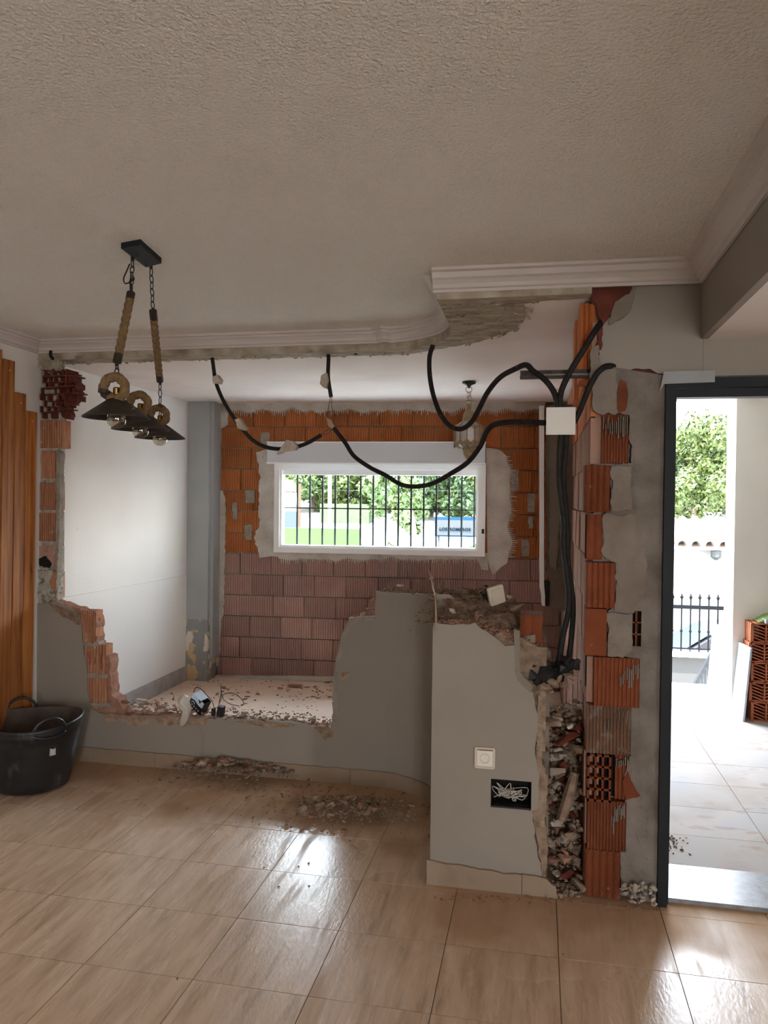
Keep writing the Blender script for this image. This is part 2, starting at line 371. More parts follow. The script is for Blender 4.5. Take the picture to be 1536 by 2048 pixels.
def ribbed(L, H, D, ribs, dep, mode='v'):
    """hollow clay block, front at y=0 facing -y, x 0..L, z 0..H, grooves vertical"""
    mb = MB(); pr = []
    if mode == 'v':
        for i in range(ribs):
            x = L*i/ribs; w = L/ribs
            pr += [(x, 0), (x+w*.55, 0), (x+w*.62, dep), (x+w*.95, dep)]
        pr.append((L, 0))
    elif mode == 'w':      # wide round flutes
        for i in range(ribs):
            for k in range(4):
                t = (i+k/4)/ribs; pr.append((L*t, dep*(1-abs(math.sin(PI*(t*ribs))))))
        pr.append((L, 0))
    else:
        pr = [(0, 0), (L*.5, .0015), (L, 0)]
    n = len(pr); v = [(x, y, 0) for x, y in pr]+[(x, y, H) for x, y in pr]+[(0, D, 0), (L, D, 0), (0, D, H), (L, D, H)]
    f = [(i, i+1, n+i+1, n+i) for i in range(n-1)]
    b = 2*n
    f += [(0, n, b+2, b), (n-1, b+1, b+3, 2*n-1), (b, b+2, b+3, b+1),
          tuple(list(range(n-1, -1, -1))+[b, b+1]), tuple(list(range(n, 2*n))+[b+3, b+2])]
    mb.add(v, f); return mb
_rc = {}
def rock(seed, flat=1.0):
    key = (seed, flat)
    if key in _rc: return _rc[key]
    rr = random.Random(seed); bm = bmesh.new()
    for i in range(9+seed % 5):
        v = Vector((rr.gauss(0, 1), rr.gauss(0, 1), rr.gauss(0, 1))).normalized()*rr.uniform(.75, 1)
        bm.verts.new((v.x, v.y*rr.uniform(.6, 1), v.z*.6*flat))
    h = bmesh.ops.convex_hull(bm, input=bm.verts[:])
    bmesh.ops.delete(bm, geom=[e for e in h['geom_interior'] if isinstance(e, bmesh.types.BMVert)], context='VERTS')
    bmesh.ops.recalc_face_normals(bm, faces=bm.faces[:])
    V = [tuple(v.co) for v in bm.verts]; bm.verts.index_update(); Fc = [tuple(v.index for v in f.verts) for f in bm.faces]
    bm.free(); _rc[key] = (V, Fc); return _rc[key]
def put_rock(mb, p, s, rr, flat=1.0):
    V, Fc = rock(rr.randrange(24), flat)
    R = Matrix.Rotation(rr.uniform(0, 6.28), 3, 'Z') @ Matrix.Rotation(rr.uniform(-.6, .6), 3, 'X') @ Matrix.Rotation(rr.uniform(-.6, .6), 3, 'Y')
    mb.add([R @ (Vector(v)*s)+Vector(p) for v in V], Fc)
_rm = {}; _avg = {}
def rock_obj(name, p, s, mname, rr, label, cat, group, flat=.8, where=''):
    k = (rr.randrange(10), mname, flat)
    if k not in _rm:
        V, Fc = rock(k[0]+30, flat); me = bpy.data.meshes.new(name); me.from_pydata(V, [], Fc); me.materials.append(MAT[mname]); _rm[k] = me
    o = bpy.data.objects.new(name, _rm[k]); C.objects.link(o); o.location = p
    o.scale = (s*rr.uniform(.8, 1.3), s*rr.uniform(.6, 1), s); o.rotation_euler = (rr.uniform(-.3, .3), rr.uniform(-.3, .3), rr.uniform(0, 6.28))
    if group:
        big = s > 1.15*_avg.setdefault(group, s); _avg[group] = _avg[group]*.9+s*.1
        col = {'rubble': 'brown', 'rubble_red': 'reddish', 'rubble_white': 'pale', 'brick_wet': 'dark red'}[mname]
        label = '%s %s' % (('larger ' if big else 'small ')+col, label)
        if where: label += ', '+where
    return tag(o, label, cat, group)

# ================================================================ STRUCTURE
ZC = 2.62; ZB = 2.51; XL = -3.10; YP = 4.32; YC = 3.27; YD = 3.31
BKL = (XL, 6.60); BKR = (.20, 6.80)      # back wall, slightly skewed
def yb(x): return BKL[1]+(x-BKL[0])*(BKR[1]-BKL[1])/(BKR[0]-BKL[0])
# floor
fl = obj('floor', MB().box(-3.2, 3.3, -4.1, 3.45, -.2, -.004).box(-3.2, .35, 3.45, 7.0, -.2, -.004), 'grout', kind='structure')
TX0, TPX, TY0, TPY = .503, .411, 2.83, .398
tm = MB().box(.0015, TPX-.0015, .0015, TPY-.0015, -.012, 0).mesh('tile'); tm.materials.append(MAT['floor_tile'])
for i in range(-9, 7):
    for j in range(-5, 5):
        x = TX0+i*TPX; y = TY0+j*TPY
        if x+TPX > 3.3 or (y > 4.0 and x > -.5) or (x > .4 and y > 3.1): continue
        o = bpy.data.objects.new('tile', tm); C.objects.link(o); o.parent = fl; o.location = (x, y, random.uniform(-.0006, .0004))
for (x0, x1, y0, y1) in [(TX0, TX0+TPX, TY0+TPY, 3.36), (TX0+TPX, TX0+2*TPX, TY0+TPY, 3.36)]:
    obj('tile', MB().box(x0+.0015, x1-.0015, y0+.0015, y1, -.012, 0), 'floor_tile', fl)
# dust-covered floor of the back room: a height field
mb = MB(); nx, ny = 60, 44
for j in range(ny+1):
    for i in range(nx+1):
        x = -3.1+3.3*i/nx; y = 4.36+(6.90-4.36)*j/ny
        mb.v.append((x, y, .004+.006*(nz(x*3, y*3)+.6)+.004*nz(x*14, y*14)))
mb.f = [(j*(nx+1)+i, j*(nx+1)+i+1, (j+1)*(nx+1)+i+1, (j+1)*(nx+1)+i) for j in range(ny) for i in range(nx)]
o = obj('dust_layer', mb, 'dust_floor', fl); o['kind'] = 'stuff'; o['label'] = 'sandy pink demolition dust'

# partition path (plan) : low straight wall, concave curve, side of the stub, stub front
CT = []
for k in range(13):
    a = k/12*PI/2; CT.append((-.90+.46*math.sin(a), YP-.52+.52*math.cos(a)))
PATH = [(XL, YP)]+CT+[(-.44, YC)]
S = [0.]
for a, b in zip(PATH, PATH[1:]): S.append(S[-1]+math.hypot(b[0]-a[0], b[1]-a[1]))
def along(s, d):
    s = max(0, min(S[-1]-1e-5, s)); i = max(k for k in range(len(S)-1) if S[k] <= s)
    t = (s-S[i])/(S[i+1]-S[i]); a, b = PATH[i], PATH[i+1]
    def nrm(k):
        k0 = max(0, k-1); k1 = min(len(PATH)-1, k+1)
        v = Vector((PATH[k1][0]-PATH[k0][0], PATH[k1][1]-PATH[k0][1])).normalized(); return Vector((-v.y, v.x))
    n = (nrm(i)*(1-t)+nrm(i+1)*t).normalized()
    if i >= len(PATH)-2 or i == 0 and t < .9:
        v = Vector((b[0]-a[0], b[1]-a[1])).normalized(); n = Vector((-v.y, v.x))
    return a[0]+(b[0]-a[0])*t+n.x*d, a[1]+(b[1]-a[1])*t+n.y*d
def mpath(s, z, d): x, y = along(s, d); return (x, y, z)
CUTS = S[1:-1]+[S[-2]+.1, S[-2]+.2]
def mY(y0): return lambda s, z, d: (s, y0+d, z)
def LP(u, v, y=YP): p = onY(u, v, y); return p.x, p.z

# ceilings
def ceiling_poly(name, pts, z0, z1, mname, parent=None, kind='structure'):
    return slab(name, pts, z0, z1, lambda s, z, d: (s, z, d), mname, parent, kind)
front = [(XL-.1, -4.1), (.63, -4.1), (.63, YD), (.2, YC), (-.44, YC)]
inner = [along(s, 0) for s in [S[-2]]+[S[k] for k in range(len(S)-3, -1, -1)]]
ceil = ceiling_poly('ceiling_main', front+inner+[(XL-.1, YP)], ZC, ZC+.25, 'ceiling')
SO = .17
outer = [(XL-.1, YP+.16)]+[along(s, .15) for s in S[1:4]]+[(-.62, 4.36), (-.34, 4.18), (-.14, 3.92), (-.07, 3.62), (-.08, 3.40), (.0, 3.36), (.2, 3.34)]
orr = jag([(p[0], p[1], .02) for p in outer[:-1]]+[(outer[-1][0], outer[-1][1], 0)]+[(p[0], p[1], 0) for p in [(.2, YC), (-.44, YC)]+inner+[(XL-.1, YP)]], .035, 3)
torn = ceiling_poly('ceiling_torn_strip', orr, ZB-.004, ZC+.2, 'torn')
torn['label'] = 'rough torn plaster where the partition met the ceiling'
bo = outer[:-1]
ceilb = ceiling_poly('ceiling_back', [(p[0], p[1]) for p in outer]+[(.5, 3.34), (.5, 6.9), (XL-.1, 6.9)], ZB+.004, ZB+.3, 'ceiling_smooth')
# torn plaster flakes hanging along the strip
mb = MB(); rr = random.Random(5)
for k in range(260):
    t = rr.random(); i = rr.randrange(len(outer)-2); a, b = outer[i], outer[i+1]
    if rr.random() < .5: i = 0; a, b = outer[0], outer[1]
    x = a[0]+(b[0]-a[0])*t+rr.uniform(-.03, .03); y = a[1]+(b[1]-a[1])*t+rr.uniform(-.10, .03)
    put_rock(mb, (x, y, ZB-.002), rr.uniform(.006, .02), rr, .5)
for k in range(150):
    x = rr.uniform(-.42, -.12); y = rr.uniform(3.34, 4.0); put_rock(mb, (x, y, ZB), rr.uniform(.008, .03), rr, .5)
obj('plaster_flake', mb, 'torn', torn)['kind'] = 'stuff'
# lower ceiling right of the beam, and the beam between
cr_ = obj('ceiling_right', MB().box(.66, 3.3, -4.1, YD+.02, 2.315, 2.9), 'ceiling_smooth', kind='structure')
beam = obj('beam', MB().box(.632, .66, -4.1, YD+.02, 2.315, 2.9), 'plaster_front_shaded', kind='structure')

# walls
wl = obj('wall_left', MB().box(XL-.15, XL, -4.1, 4.42, 0, ZC+.1), 'plaster_clean', kind='structure')
wlb = obj('wall_left_back', MB().box(XL-.15, XL, 4.42, 6.7, 0, ZC+.1), 'plaster_back', kind='structure')
# dado line on the back-left wall
mbx = MB(); a = onX(117, 1196, XL); b = onX(384, 1148, XL)
mbx.add([(XL, 4.43, a.z+.004), (XL+.004, 4.43, a.z), (XL, 4.43, a.z-.004), (XL, 6.6, b.z+.004), (XL+.004, 6.6, b.z), (XL, 6.6, b.z-.004)], [(0, 1, 4, 3), (1, 2, 5, 4), (0, 2, 1), (3, 4, 5), (0, 3, 5, 2)])
obj('dado_line', mbx, 'plaster_back', wlb)
obj('baseboard_left', MB().box(XL, XL+.012, 4.46, 6.6, 0, .135), 'stone_grey', kind='structure')
wr = obj('wall_rear', MB().box(-3.2, .75, -4.15, -4.0, 0, 2.9).box(1.45, 3.3, -4.15, -4.0, 0, 2.9).box(.75, 1.45, -4.15, -4.0, 2.25, 2.9), 'room_tan', kind='structure')  # gap in this unseen wall is added to light the room from behind
mb = MB().box(3.15, 3.3, -4, -1.5, 0, 2.6).box(3.15, 3.3, -1.0, 3.5, 0, 2.6).box(3.15, 3.3, -1.5, -1.0, 2.2, 2.6)
obj('wall_side', mb, 'room_tan', kind='structure')  # unseen opening, added and sized as fill light from the side

# back wall: mortar bed with window hole, blocks, plaster patches
ang = math.atan2(BKR[1]-BKL[1], BKR[0]-BKL[0])
def mback(s, z, d):   # s = distance along wall from its left corner, d outward
    return (BKL[0]+s*math.cos(ang)-d*math.sin(ang), BKL[1]+s*math.sin(ang)+d*math.cos(ang), z)
def bs(u, v):         # pixel -> (s,z) on the back wall
    d = ray(u, v); n = Vector((-math.sin(ang), math.cos(ang), 0)); o = Vector((BKL[0], BKL[1], 0))
    t = (o-EYEV).dot(n)/d.dot(n); p = EYEV+d*t
    return (p.x-BKL[0])*math.cos(ang)+(p.y-BKL[1])*math.sin(ang), p.z
w0, zw0 = bs(549, 1104); w1, zw1 = bs(972, 930)
wb = slab('wall_back', [(0, 0), (3.4, 0), (3.4, ZC), (0, ZC)], .03, .30, mback, 'mortar', None, 'structure', holes=[(w0, w1, zw0, zw1)])
BH = .1915; BL = .290; BASEZ = .008
_bm = {}
def back_brick(s, z, L, ribs, mname, off):
    k = (round(L, 3), ribs, mname)
    if k not in _bm:
        me = ribbed(L-.006, BH-.009, .05, max(2, int(ribs*L/BL)), .006, 'v').mesh('brick'); me.materials.append(MAT[mname]); _bm[k] = me
    o = bpy.data.objects.new('brick', _bm[k]); C.objects.link(o); o.parent = wb
    o.location = mback(s, z, off); o.rotation_euler = (0, 0, ang)
rb = random.Random(11)
for r in range(13):
    z = BASEZ+r*BH; sh = (.145 if r % 2 else 0)+[0, .03, -.02, .05][r % 4]
    s = .26+sh-BL
    while s < 3.3:
        a, b = max(s, .22), min(s+BL, 3.3)
        segs = [(a, b)]
        if z+BH > zw0+.02 and z < zw1+.17:
            segs = []
            if a < w0: segs.append((a, min(b, w0)))
            if b > w1: segs.append((max(a, w1), b))
            if z+BH > zw1+.2: segs = [(a, b)]
        for (p, q) in segs:
            if q-p > .04:
                back_brick(p, z, round(q-p, 2), 13, 'brick_pink_haze' if r < 6 else 'brick', rb.uniform(-.003, .004))
        s += BL
def patch(pts, mname='plaster_patch', d=-.008, amp=.012, step=.02, seed=1, name='plaster_patch'):
    ol = jag([(*bs(u, v), a*amp) for u, v, a in pts], step, seed)
    return slab(name, ol, d, .03, mback, mname, wb)
def comb(u0_, u1_, vb, amp, pitch=4.2, seed=0, down=True):
    """toothed lower edge, in pixels, right to left"""
    rr = random.Random(seed); out = []; u = u1_
    while u > u0_:
        t = vb+nz(u*.035, seed)*amp; L = rr.uniform(.1, 1)*amp
        out += [(u, t, 0), (u-pitch*.25, t+L, 0), (u-pitch*.45, t+L, 0), (u-pitch*.6, t-rr.uniform(0, .3)*amp, 0)]
        u -= pitch
    return out
patch([(432, 800, 0), (1092, 800, 0)]+comb(436, 1088, 822, 10, seed=2), seed=2)
patch([(436, 806, .5), (458, 808, .5), (455, 850, .6), (440, 858, .6)], seed=3)
patch([(430, 985, .6), (446, 980, .6), (452, 1000, .9), (448, 1230, .6), (444, 1235, .9), (437, 1330, .6), (418, 1350, 0), (415, 1235, .5), (427, 1225, .5)], seed=4)
patch([(430, 855, .4), (444, 858, .4), (441, 985, .5), (428, 985, .4)], 'mortar', seed=14)
patch([(512, 905, .6), (538, 897, 0), (551, 930, 0), (549, 1104, 0), (548, 1112, .5), (520, 1116, 1.2), (508, 1075, 1.2), (519, 1050, 1.2), (517, 1000, .9), (520, 950, .9)], seed=5)
patch([(548, 1100, 0), (975, 1106, 0), (977, 1140, .8), (962, 1138, .6)]+comb(560, 955, 1119, 9, seed=6)+[(548, 1112, .5)], seed=6)
def comb_side(v0, v1, ub, amp, pitch=4.0, seed=0):
    rr = random.Random(seed); out = []; v = v0
    while v < v1:
        t = ub+nz(v*.03, seed)*amp; L = rr.uniform(.1, 1)*amp
        out += [(t-.3*amp, v, 0), (t+L, v+pitch*.25, 0), (t+L, v+pitch*.5, 0), (t-.2*amp, v+pitch*.6, 0)]
        v += pitch
    return out
patch([(972, 895, 0), (1000, 900, .8)]+comb_side(912, 1115, 1022, 12, seed=7)+[(1015, 1125, .6), (985, 1150, .6), (975, 1120, 0)], seed=7)
for k, (u, v, w, h) in enumerate([(560-30, 880, 18, 30), (500, 993, 18, 26), (470, 1022, 9, 34), (497, 1065, 14, 30), (1030, 960, 14, 40), (1062, 1005, 14, 38), (1050, 1095, 16, 34), (1062, 1045, 10, 24)]):
    patch([(u-w/2, v-h/2, .6), (u+w/2, v-h/2, .6), (u+w/2, v+h/2, .6), (u-w/2, v+h/2, .6)], 'mortar', -.005, seed=20+k)
patch([(425, 1350, .5), (680, 1352, .5), (680, 1362, 0), (425, 1358, 0)], 'plaster_patch', -.03, .006, seed=40)
# grey pilaster in the corner
x0 = onY(416, 1100, 6.42).x
pil = obj('column_grey', MB().box(XL, x0, 6.42, 6.66, .56, ZB+.02), 'grey_paint', kind='structure')
obj('peeling_base', MB().box(XL, x0+.004, 6.416, 6.66, 0, .56), 'grey_peel', pil)
obj('side_strip', MB().box(x0, onY(430, 1100, 6.5).x, 6.46, 6.66, .2, ZB+.02), 'grey_paint', pil)

# window
def wbox(mb, s0, s1, z0, z1, d0, d1):
    v = [mback(s, z, d) for z in (z0, z1) for d in (d0, d1) for s in (s0, s1)]
    mb.add(v, [(0, 2, 3, 1), (4, 5, 7, 6), (0, 1, 5, 4), (2, 6, 7, 3), (0, 4, 6, 2), (1, 3, 7, 5)])
win = bpy.data.objects.new('window_1', None); C.objects.link(win); win['kind'] = 'structure'
mb = MB(); t = .048; fd0, fd1 = -.03, .09
wbox(mb, w0, w1, zw0, zw0+t, fd0, fd1); wbox(mb, w0, w1, zw1-.04, zw1, fd0, fd1)
wbox(mb, w0, w0+t, zw0+t, zw1-.04, fd0, fd1); wbox(mb, w1-t-.015, w1, zw0+t, zw1-.04, fd0, fd1)
obj('window_frame', mb, 'pvc', win)
mb = MB(); i0, i1, j0, j1 = w0+t, w1-t-.015, zw0+t, zw1-.04; q = .02
wbox(mb, i0, i1, j0, j0+q, -.012, .07); wbox(mb, i0, i0+q, j0+q, j1, -.012, .07); wbox(mb, i1-q, i1, j0+q, j1, -.012, .07); wbox(mb, i0+q, i1-q, j1-.012, j1, -.012, .07)
wbox(mb, i0+q, i1-q, j1-.055, j1-.012, .02, .07)
obj('sash', mb, 'pvc', win)
mb = MB(); wbox(mb, i0+q, i1-q, j0+q, j1-.05, .035, .041); obj('glass_pane', mb, 'glass', win)
mb = MB(); sb0, zb0 = bs(539, 925); sb1, zb1 = bs(971, 886)
wbox(mb, sb0, sb1, zb0, zb1, -.075, .1); o = obj('shutter_box', mb, 'shutter_grey', win)
mb = MB(); wbox(mb, sb0-.006, sb1+.006, zb0-.012, zb0, -.08, .1); wbox(mb, sb0-.006, sb1+.006, zb1-.004, zb1+.006, -.08, .1); obj('box_lip', mb, 'pvc', o)
mb = MB(); wbox(mb, w1-.03, w1-.008, zw0+.2, zw0+.24, -.036, -.03); obj('strap_slot', mb, 'black_plastic', win)
mb = MB(); wbox(mb, w0-.02, w1+.02, zw0-.05, zw0, .1, .42); obj('window_sill', mb, 'ext_white', win)
mb = MB(); wbox(mb, w0, w0+.01, zw0, zw1, .09, .3); wbox(mb, w1-.01, w1, zw0, zw1, .09, .3); obj('window_reveal', mb, 'ext_white', win)
gr = thing('window_grille', 'grey iron bars outside the window', 'grille')
for k in range(15):
    u = 586+(945-586)*k/14; s, _ = bs(u, 1010); s = s+.012*(k-7)/7
    mb = MB(); wbox(mb, s-.008, s+.008, zw0-.02, zw1, .20, .216); obj('bar', mb, 'bar_grey', gr)
mb = MB(); _, zz = bs(760, 1018); wbox(mb, w0, w1, zz-.008, zz+.004, .195, .2); obj('crossbar', mb, 'bar_grey', gr)

# right wall of the back room (its left face shows its blocks edge-on) + pillar
XR = .205
wrr = obj('wall_right', MB().box(XR+.02, .48, YD+.05, 6.9, 0, ZB+.02), 'mortar', kind='structure')
_sm = {}
def side_brick(y, z, L, mname, off):
    k = (round(L, 2), mname)
    if k not in _sm:
        me = ribbed(L-.006, .192, .06, 7, .006, 'v').mesh('brick'); me.materials.append(MAT[mname]); _sm[k] = me
    o = bpy.data.objects.new('brick', _sm[k]); C.objects.link(o); o.parent = wrr
    o.location = (XR-.0+off, y+L, z); o.rotation_euler = (0, 0, -PI/2)
for r in range(13):
    z = .01+r*.2; y = YD+.02+(.15 if r % 2 else 0)
    if z > 2.4: break
    if r % 2: side_brick(YD+.02, z, .15, 'brick_side', rb.uniform(0, .004))
    while y < 6.75:
        side_brick(y, z, .3, 'brick_side' if r < 10 else 'brick_bright', rb.uniform(-.004, .006)); y += .3

# door wall: pillar core, upper wall, opening
XF0, XF1 = .497, 2.90  # far jamb is unseen, moved right to let in more daylight
dw = bpy.data.objects.new('wall_front', None); C.objects.link(dw); dw['kind'] = 'structure'
def P2(u, v): p = onY(u, v, YD); return p.x, p.z
core = slab('pillar_core', [(.225, 0), (XF0, 0), (XF0, 2.17), (.225, 2.17)], .035, .24, mY(YD), 'mortar', dw)
# upper smooth wall with torn left edge
ux = [(1188, 752), (1197, 700), (1204, 655), (1212, 640), (1240, 625), (1252, 600), (1262, 570), (1264, 556)]
ol = [(.64, 2.165, 0), (XF0-.03, 2.18, 0), (XF0-.06, 2.20, .012), (.26, 2.19, .01)]
ol = ol+[(*P2(u, v), .012) for u, v in ux]+[(P2(1264, 500)[0], ZC+.05, 0), (.64, ZC+.05, 0)]
slab('upper_plaster', jag(ol, .02, 8), 0, .02, mY(YD), 'plaster_front_shaded', dw)
slab('upper_core', [(.235, 2.17), (.64, 2.17), (.64, ZC+.1), (.235, ZC+.1)], .02, .24, mY(YD), 'brick_wet', dw)
slab('wall_front_right', [(XF1, 0), (3.3, 0), (3.3, 2.33), (.641, 2.33), (.641, 2.165), (XF1, 2.165)], 0, .24, mY(YD), 'plaster_front_shaded', dw)
# exposed dark red broken brick next to cornice
ol = [(*P2(u, v), .008) for u, v in [(1176, 572), (1262, 562), (1266, 580), (1252, 600), (1240, 612), (1215, 640), (1206, 650), (1196, 628), (1190, 605), (1180, 590)]]
slab('broken_brick', jag(ol, .015, 9), -.008, .06, mY(YD), 'brick_wet', dw)
ol = [(*P2(u, v), .006) for u, v in [(1230, 605), (1258, 590), (1272, 572), (1262, 620), (1240, 640), (1216, 650), (1222, 628)]]
slab('plaster_shard', jag(ol, .015, 10), -.014, .0, mY(YD), 'plaster_dirty', dw)
ol = [(*P2(u, v), .008) for u, v in [(1182, 700), (1196, 690), (1202, 735), (1192, 760), (1180, 755)]]
slab('mortar_lump', jag(ol, .012, 12), -.01, .05, mY(YD), 'plaster_dirty', dw)
ol = [(*P2(u, v), .006) for u, v in [(1196, 660), (1206, 655), (1202, 700), (1194, 700)]]
slab('broken_brick', jag(ol, .012, 13), -.006, .05, mY(YD), 'brick_wet', dw)
# bright orange block end at the top of the gap
for (ua, ub, va, vb, fl_, yy) in [(1158, 1180, 606, 760, 2, YD+.10), (1180, 1197, 606, 700, 1, YD+.05), (1148, 1160, 640, 800, 1, YD+.3)]:
    a = onY(ua, vb, yy); b = onY(ub, va, yy)
    me = ribbed(b.x-a.x, b.z-a.z, .2, fl_, .012, 'w'); o = obj('brick', me, 'brick_bright', dw); o.location = (a.x, yy, a.z)
# pillar blocks, course by course (pixel extents on the pillar's face)
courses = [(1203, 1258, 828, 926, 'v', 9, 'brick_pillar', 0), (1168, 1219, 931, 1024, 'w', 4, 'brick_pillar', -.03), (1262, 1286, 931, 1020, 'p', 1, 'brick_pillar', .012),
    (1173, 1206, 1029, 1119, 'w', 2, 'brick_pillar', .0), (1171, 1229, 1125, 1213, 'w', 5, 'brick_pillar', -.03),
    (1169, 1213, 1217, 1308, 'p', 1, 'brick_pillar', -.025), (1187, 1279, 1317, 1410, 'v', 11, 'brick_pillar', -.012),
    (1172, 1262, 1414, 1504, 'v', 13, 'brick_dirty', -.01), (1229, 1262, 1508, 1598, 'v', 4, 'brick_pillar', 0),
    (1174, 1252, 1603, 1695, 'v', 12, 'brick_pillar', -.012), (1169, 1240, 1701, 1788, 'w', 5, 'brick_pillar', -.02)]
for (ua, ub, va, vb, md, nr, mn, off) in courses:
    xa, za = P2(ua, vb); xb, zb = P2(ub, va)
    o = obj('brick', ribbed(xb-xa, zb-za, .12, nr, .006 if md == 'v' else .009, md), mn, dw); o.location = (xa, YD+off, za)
# end-on hollow block (3 x 4 cells)
xa, za = P2(1173, 1598); xb, zb = P2(1222, 1508)
ho = bpy.data.objects.new('hollow_brick', None); C.objects.link(ho); ho.parent = dw; ho['label'] = 'hollow brick with twelve square cells'
mb = MB(); wd = xb-xa; ht = zb-za; t = .009; y0 = YD-.02
for i in range(4): x = xa+(wd-t)*i/3; mb.box(x, x+t, y0, y0+.05, za, zb)
for j in range(5): z = za+(ht-t)*j/4; mb.box(xa, xb, y0, y0+.05, z, z+t)
obj('cell_walls', mb, 'brick_pillar', ho); obj('cell_back', MB().box(xa, xb, y0+.048, y0+.052, za, zb), 'dark_hole', ho)
# dark voids
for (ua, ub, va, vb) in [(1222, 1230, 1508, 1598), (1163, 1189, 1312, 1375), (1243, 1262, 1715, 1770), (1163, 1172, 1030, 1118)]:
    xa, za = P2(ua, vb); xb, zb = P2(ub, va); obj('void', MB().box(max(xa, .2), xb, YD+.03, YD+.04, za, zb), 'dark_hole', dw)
# rough plaster over the pillar: right band with an eaten left edge
left = [(1228, 735, .4), (1232, 826, .4), (1258, 830, .8), (1262, 926, .6), (1222, 932, .4), (1220, 1020, .4), (1206, 1028, 1), (1204, 1110, .8), (1230, 1125, .5), (1230, 1214, .5),
        (1216, 1222, 1), (1212, 1300, .8), (1240, 1312, .4), (1276, 1316, .4), (1276, 1345, 1), (1262, 1400, .5), (1248, 1440, 1), (1236, 1500, .4), (1262, 1508, .5), (1248, 1550, 1.3), (1268, 1580, 1.2), (1250, 1600, .4), (1252, 1650, 1), (1228, 1692, .8), (1240, 1700, .5), (1242, 1790, 0)]
ol = [(*P2(u, v), a*.012) for u, v, a in left]+[(XF0, 0, 0), (XF0, 2.17, 0)]
hx0, hz0 = P2(1264, 1292); hx1, hz1 = P2(1283, 1222)
pl = slab('rough_plaster', jag(ol, .016, 21), -.004, .04, mY(YD), 'plaster_rough', dw, holes=[(hx0, hx1, hz0, hz1)], rough=.006)
pl2 = slab('rough_plaster', jag([(*P2(u, v), .014) for u, v in [(1206, 1030), (1268, 1030), (1292, 1120), (1290, 1180), (1268, 1225), (1230, 1222), (1232, 1125), (1205, 1110)]], .02, 22), -.014, 0, mY(YD), 'plaster_dirty', dw, rough=.004)
slab('rough_plaster', jag([(*P2(u, v), .012) for u, v in [(1222, 934), (1262, 934), (1262, 1020), (1222, 1022)]], .02, 23), -.016, 0, mY(YD), 'plaster_dirty', dw, rough=.008)
slab('rough_plaster', jag([(*P2(u, v), .012) for u, v in [(1180, 745), (1230, 735), (1236, 826), (1205, 830), (1186, 820)]], .02, 24), -.006, .03, mY(YD), 'plaster_dirty', dw, rough=.006)
slab('rough_plaster', jag([(*P2(u, v), .010) for u, v in [(1214, 1225), (1262, 1225), (1262, 1300), (1245, 1314), (1214, 1310)]], .02, 26), -.02, 0, mY(YD), 'plaster_dirty', dw, rough=.012)
# plaster drips caught on the ribs
rr = random.Random(31); mb = MB()
for (ua, ub, va, vb, n, L) in [(1206, 1257, 830, 905, 12, 45), (1240, 1278, 1325, 1400, 9, 40), (1222, 1250, 1605, 1685, 9, 34), (1200, 1260, 1418, 1500, 8, 22), (1232, 1262, 1510, 1560, 7, 20)]:
    for k in range(n):
        u = ua+(ub-ua)*k/n; v = va+rr.uniform(0, (vb-va)*.4)*(1-k/n)
        xa, zt = P2(u, v); xb, z1 = P2(u+rr.uniform(1, 2.2), v+rr.uniform(.4, 1)*L)
        mb.box(xa, xb, YD-.018, YD, z1, zt)
obj('plaster_drips', mb, 'plaster_rough', dw)['kind'] = 'stuff'
# orange tile bits showing through the plaster
for (pp, sd) in [([(1240, 760), (1252, 765), (1256, 790), (1250, 822), (1238, 826), (1234, 800)], 41), ([(1262, 1560), (1280, 1590), (1250, 1600), (1245, 1560), (1255, 1540)], 42)]:
    slab('broken_brick', jag([(*P2(u, v), .006) for u, v in pp], .015, sd), -.009, .0, mY(YD), 'brick_pillar', dw)
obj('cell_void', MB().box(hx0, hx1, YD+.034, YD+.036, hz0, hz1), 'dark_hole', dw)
for k in range(1, 3):
    obj('cell_rib', MB().box(hx0, hx1, YD+.002, YD+.034, hz0+(hz1-hz0)*k/3-.003, hz0+(hz1-hz0)*k/3+.003), 'brick_pillar', dw)
obj('cell_rib', MB().box(hx0+.012, hx0+.019, YD+.002, YD+.034, hz0, hz1), 'brick_pillar', dw)
# base crumbs by the door frame
# door frame
df = bpy.data.objects.new('door_1', None); C.objects.link(df); df['kind'] = 'structure'
mb = MB().box(XF0, XF0+.036, YD-.03, YD+.05, 0, 2.115).box(XF0+.036, XF0+.046, YD+.0, YD+.035, 0, 2.09)
obj('door_jamb', mb, 'black_frame', df)
mb = MB().box(XF0, XF1+.05, YD-.03, YD+.05, 2.115, 2.155).box(XF0+.01, XF1, YD-.02, YD+.045, 2.078, 2.112)
obj('door_head', mb, 'black_frame', df)
obj('door_jamb', MB().box(XF1, XF1+.05, YD-.03, YD+.05, 0, 2.115), 'black_frame', df)
obj('strike_plate', MB().box(XF0+.034, XF0+.038, YD-.02, YD-.005, .93, 1.04), 'tape', df)
a = onY(1322, 768, YD-.035); b = onY(1430, 741, YD-.035)
slab('tape_strip', [(a.x-.004, a.z-.03), (a.x+.012, a.z), (b.x, a.z+.004), (b.x, b.z), (a.x+.01, b.z)], 0, .004, mY(YD-.036), 'tape', df)
th = obj('door_sill', MB().box(XF0+.02, XF1+.05, 3.33, 3.645, -.1, .018), 'granite', kind='structure')

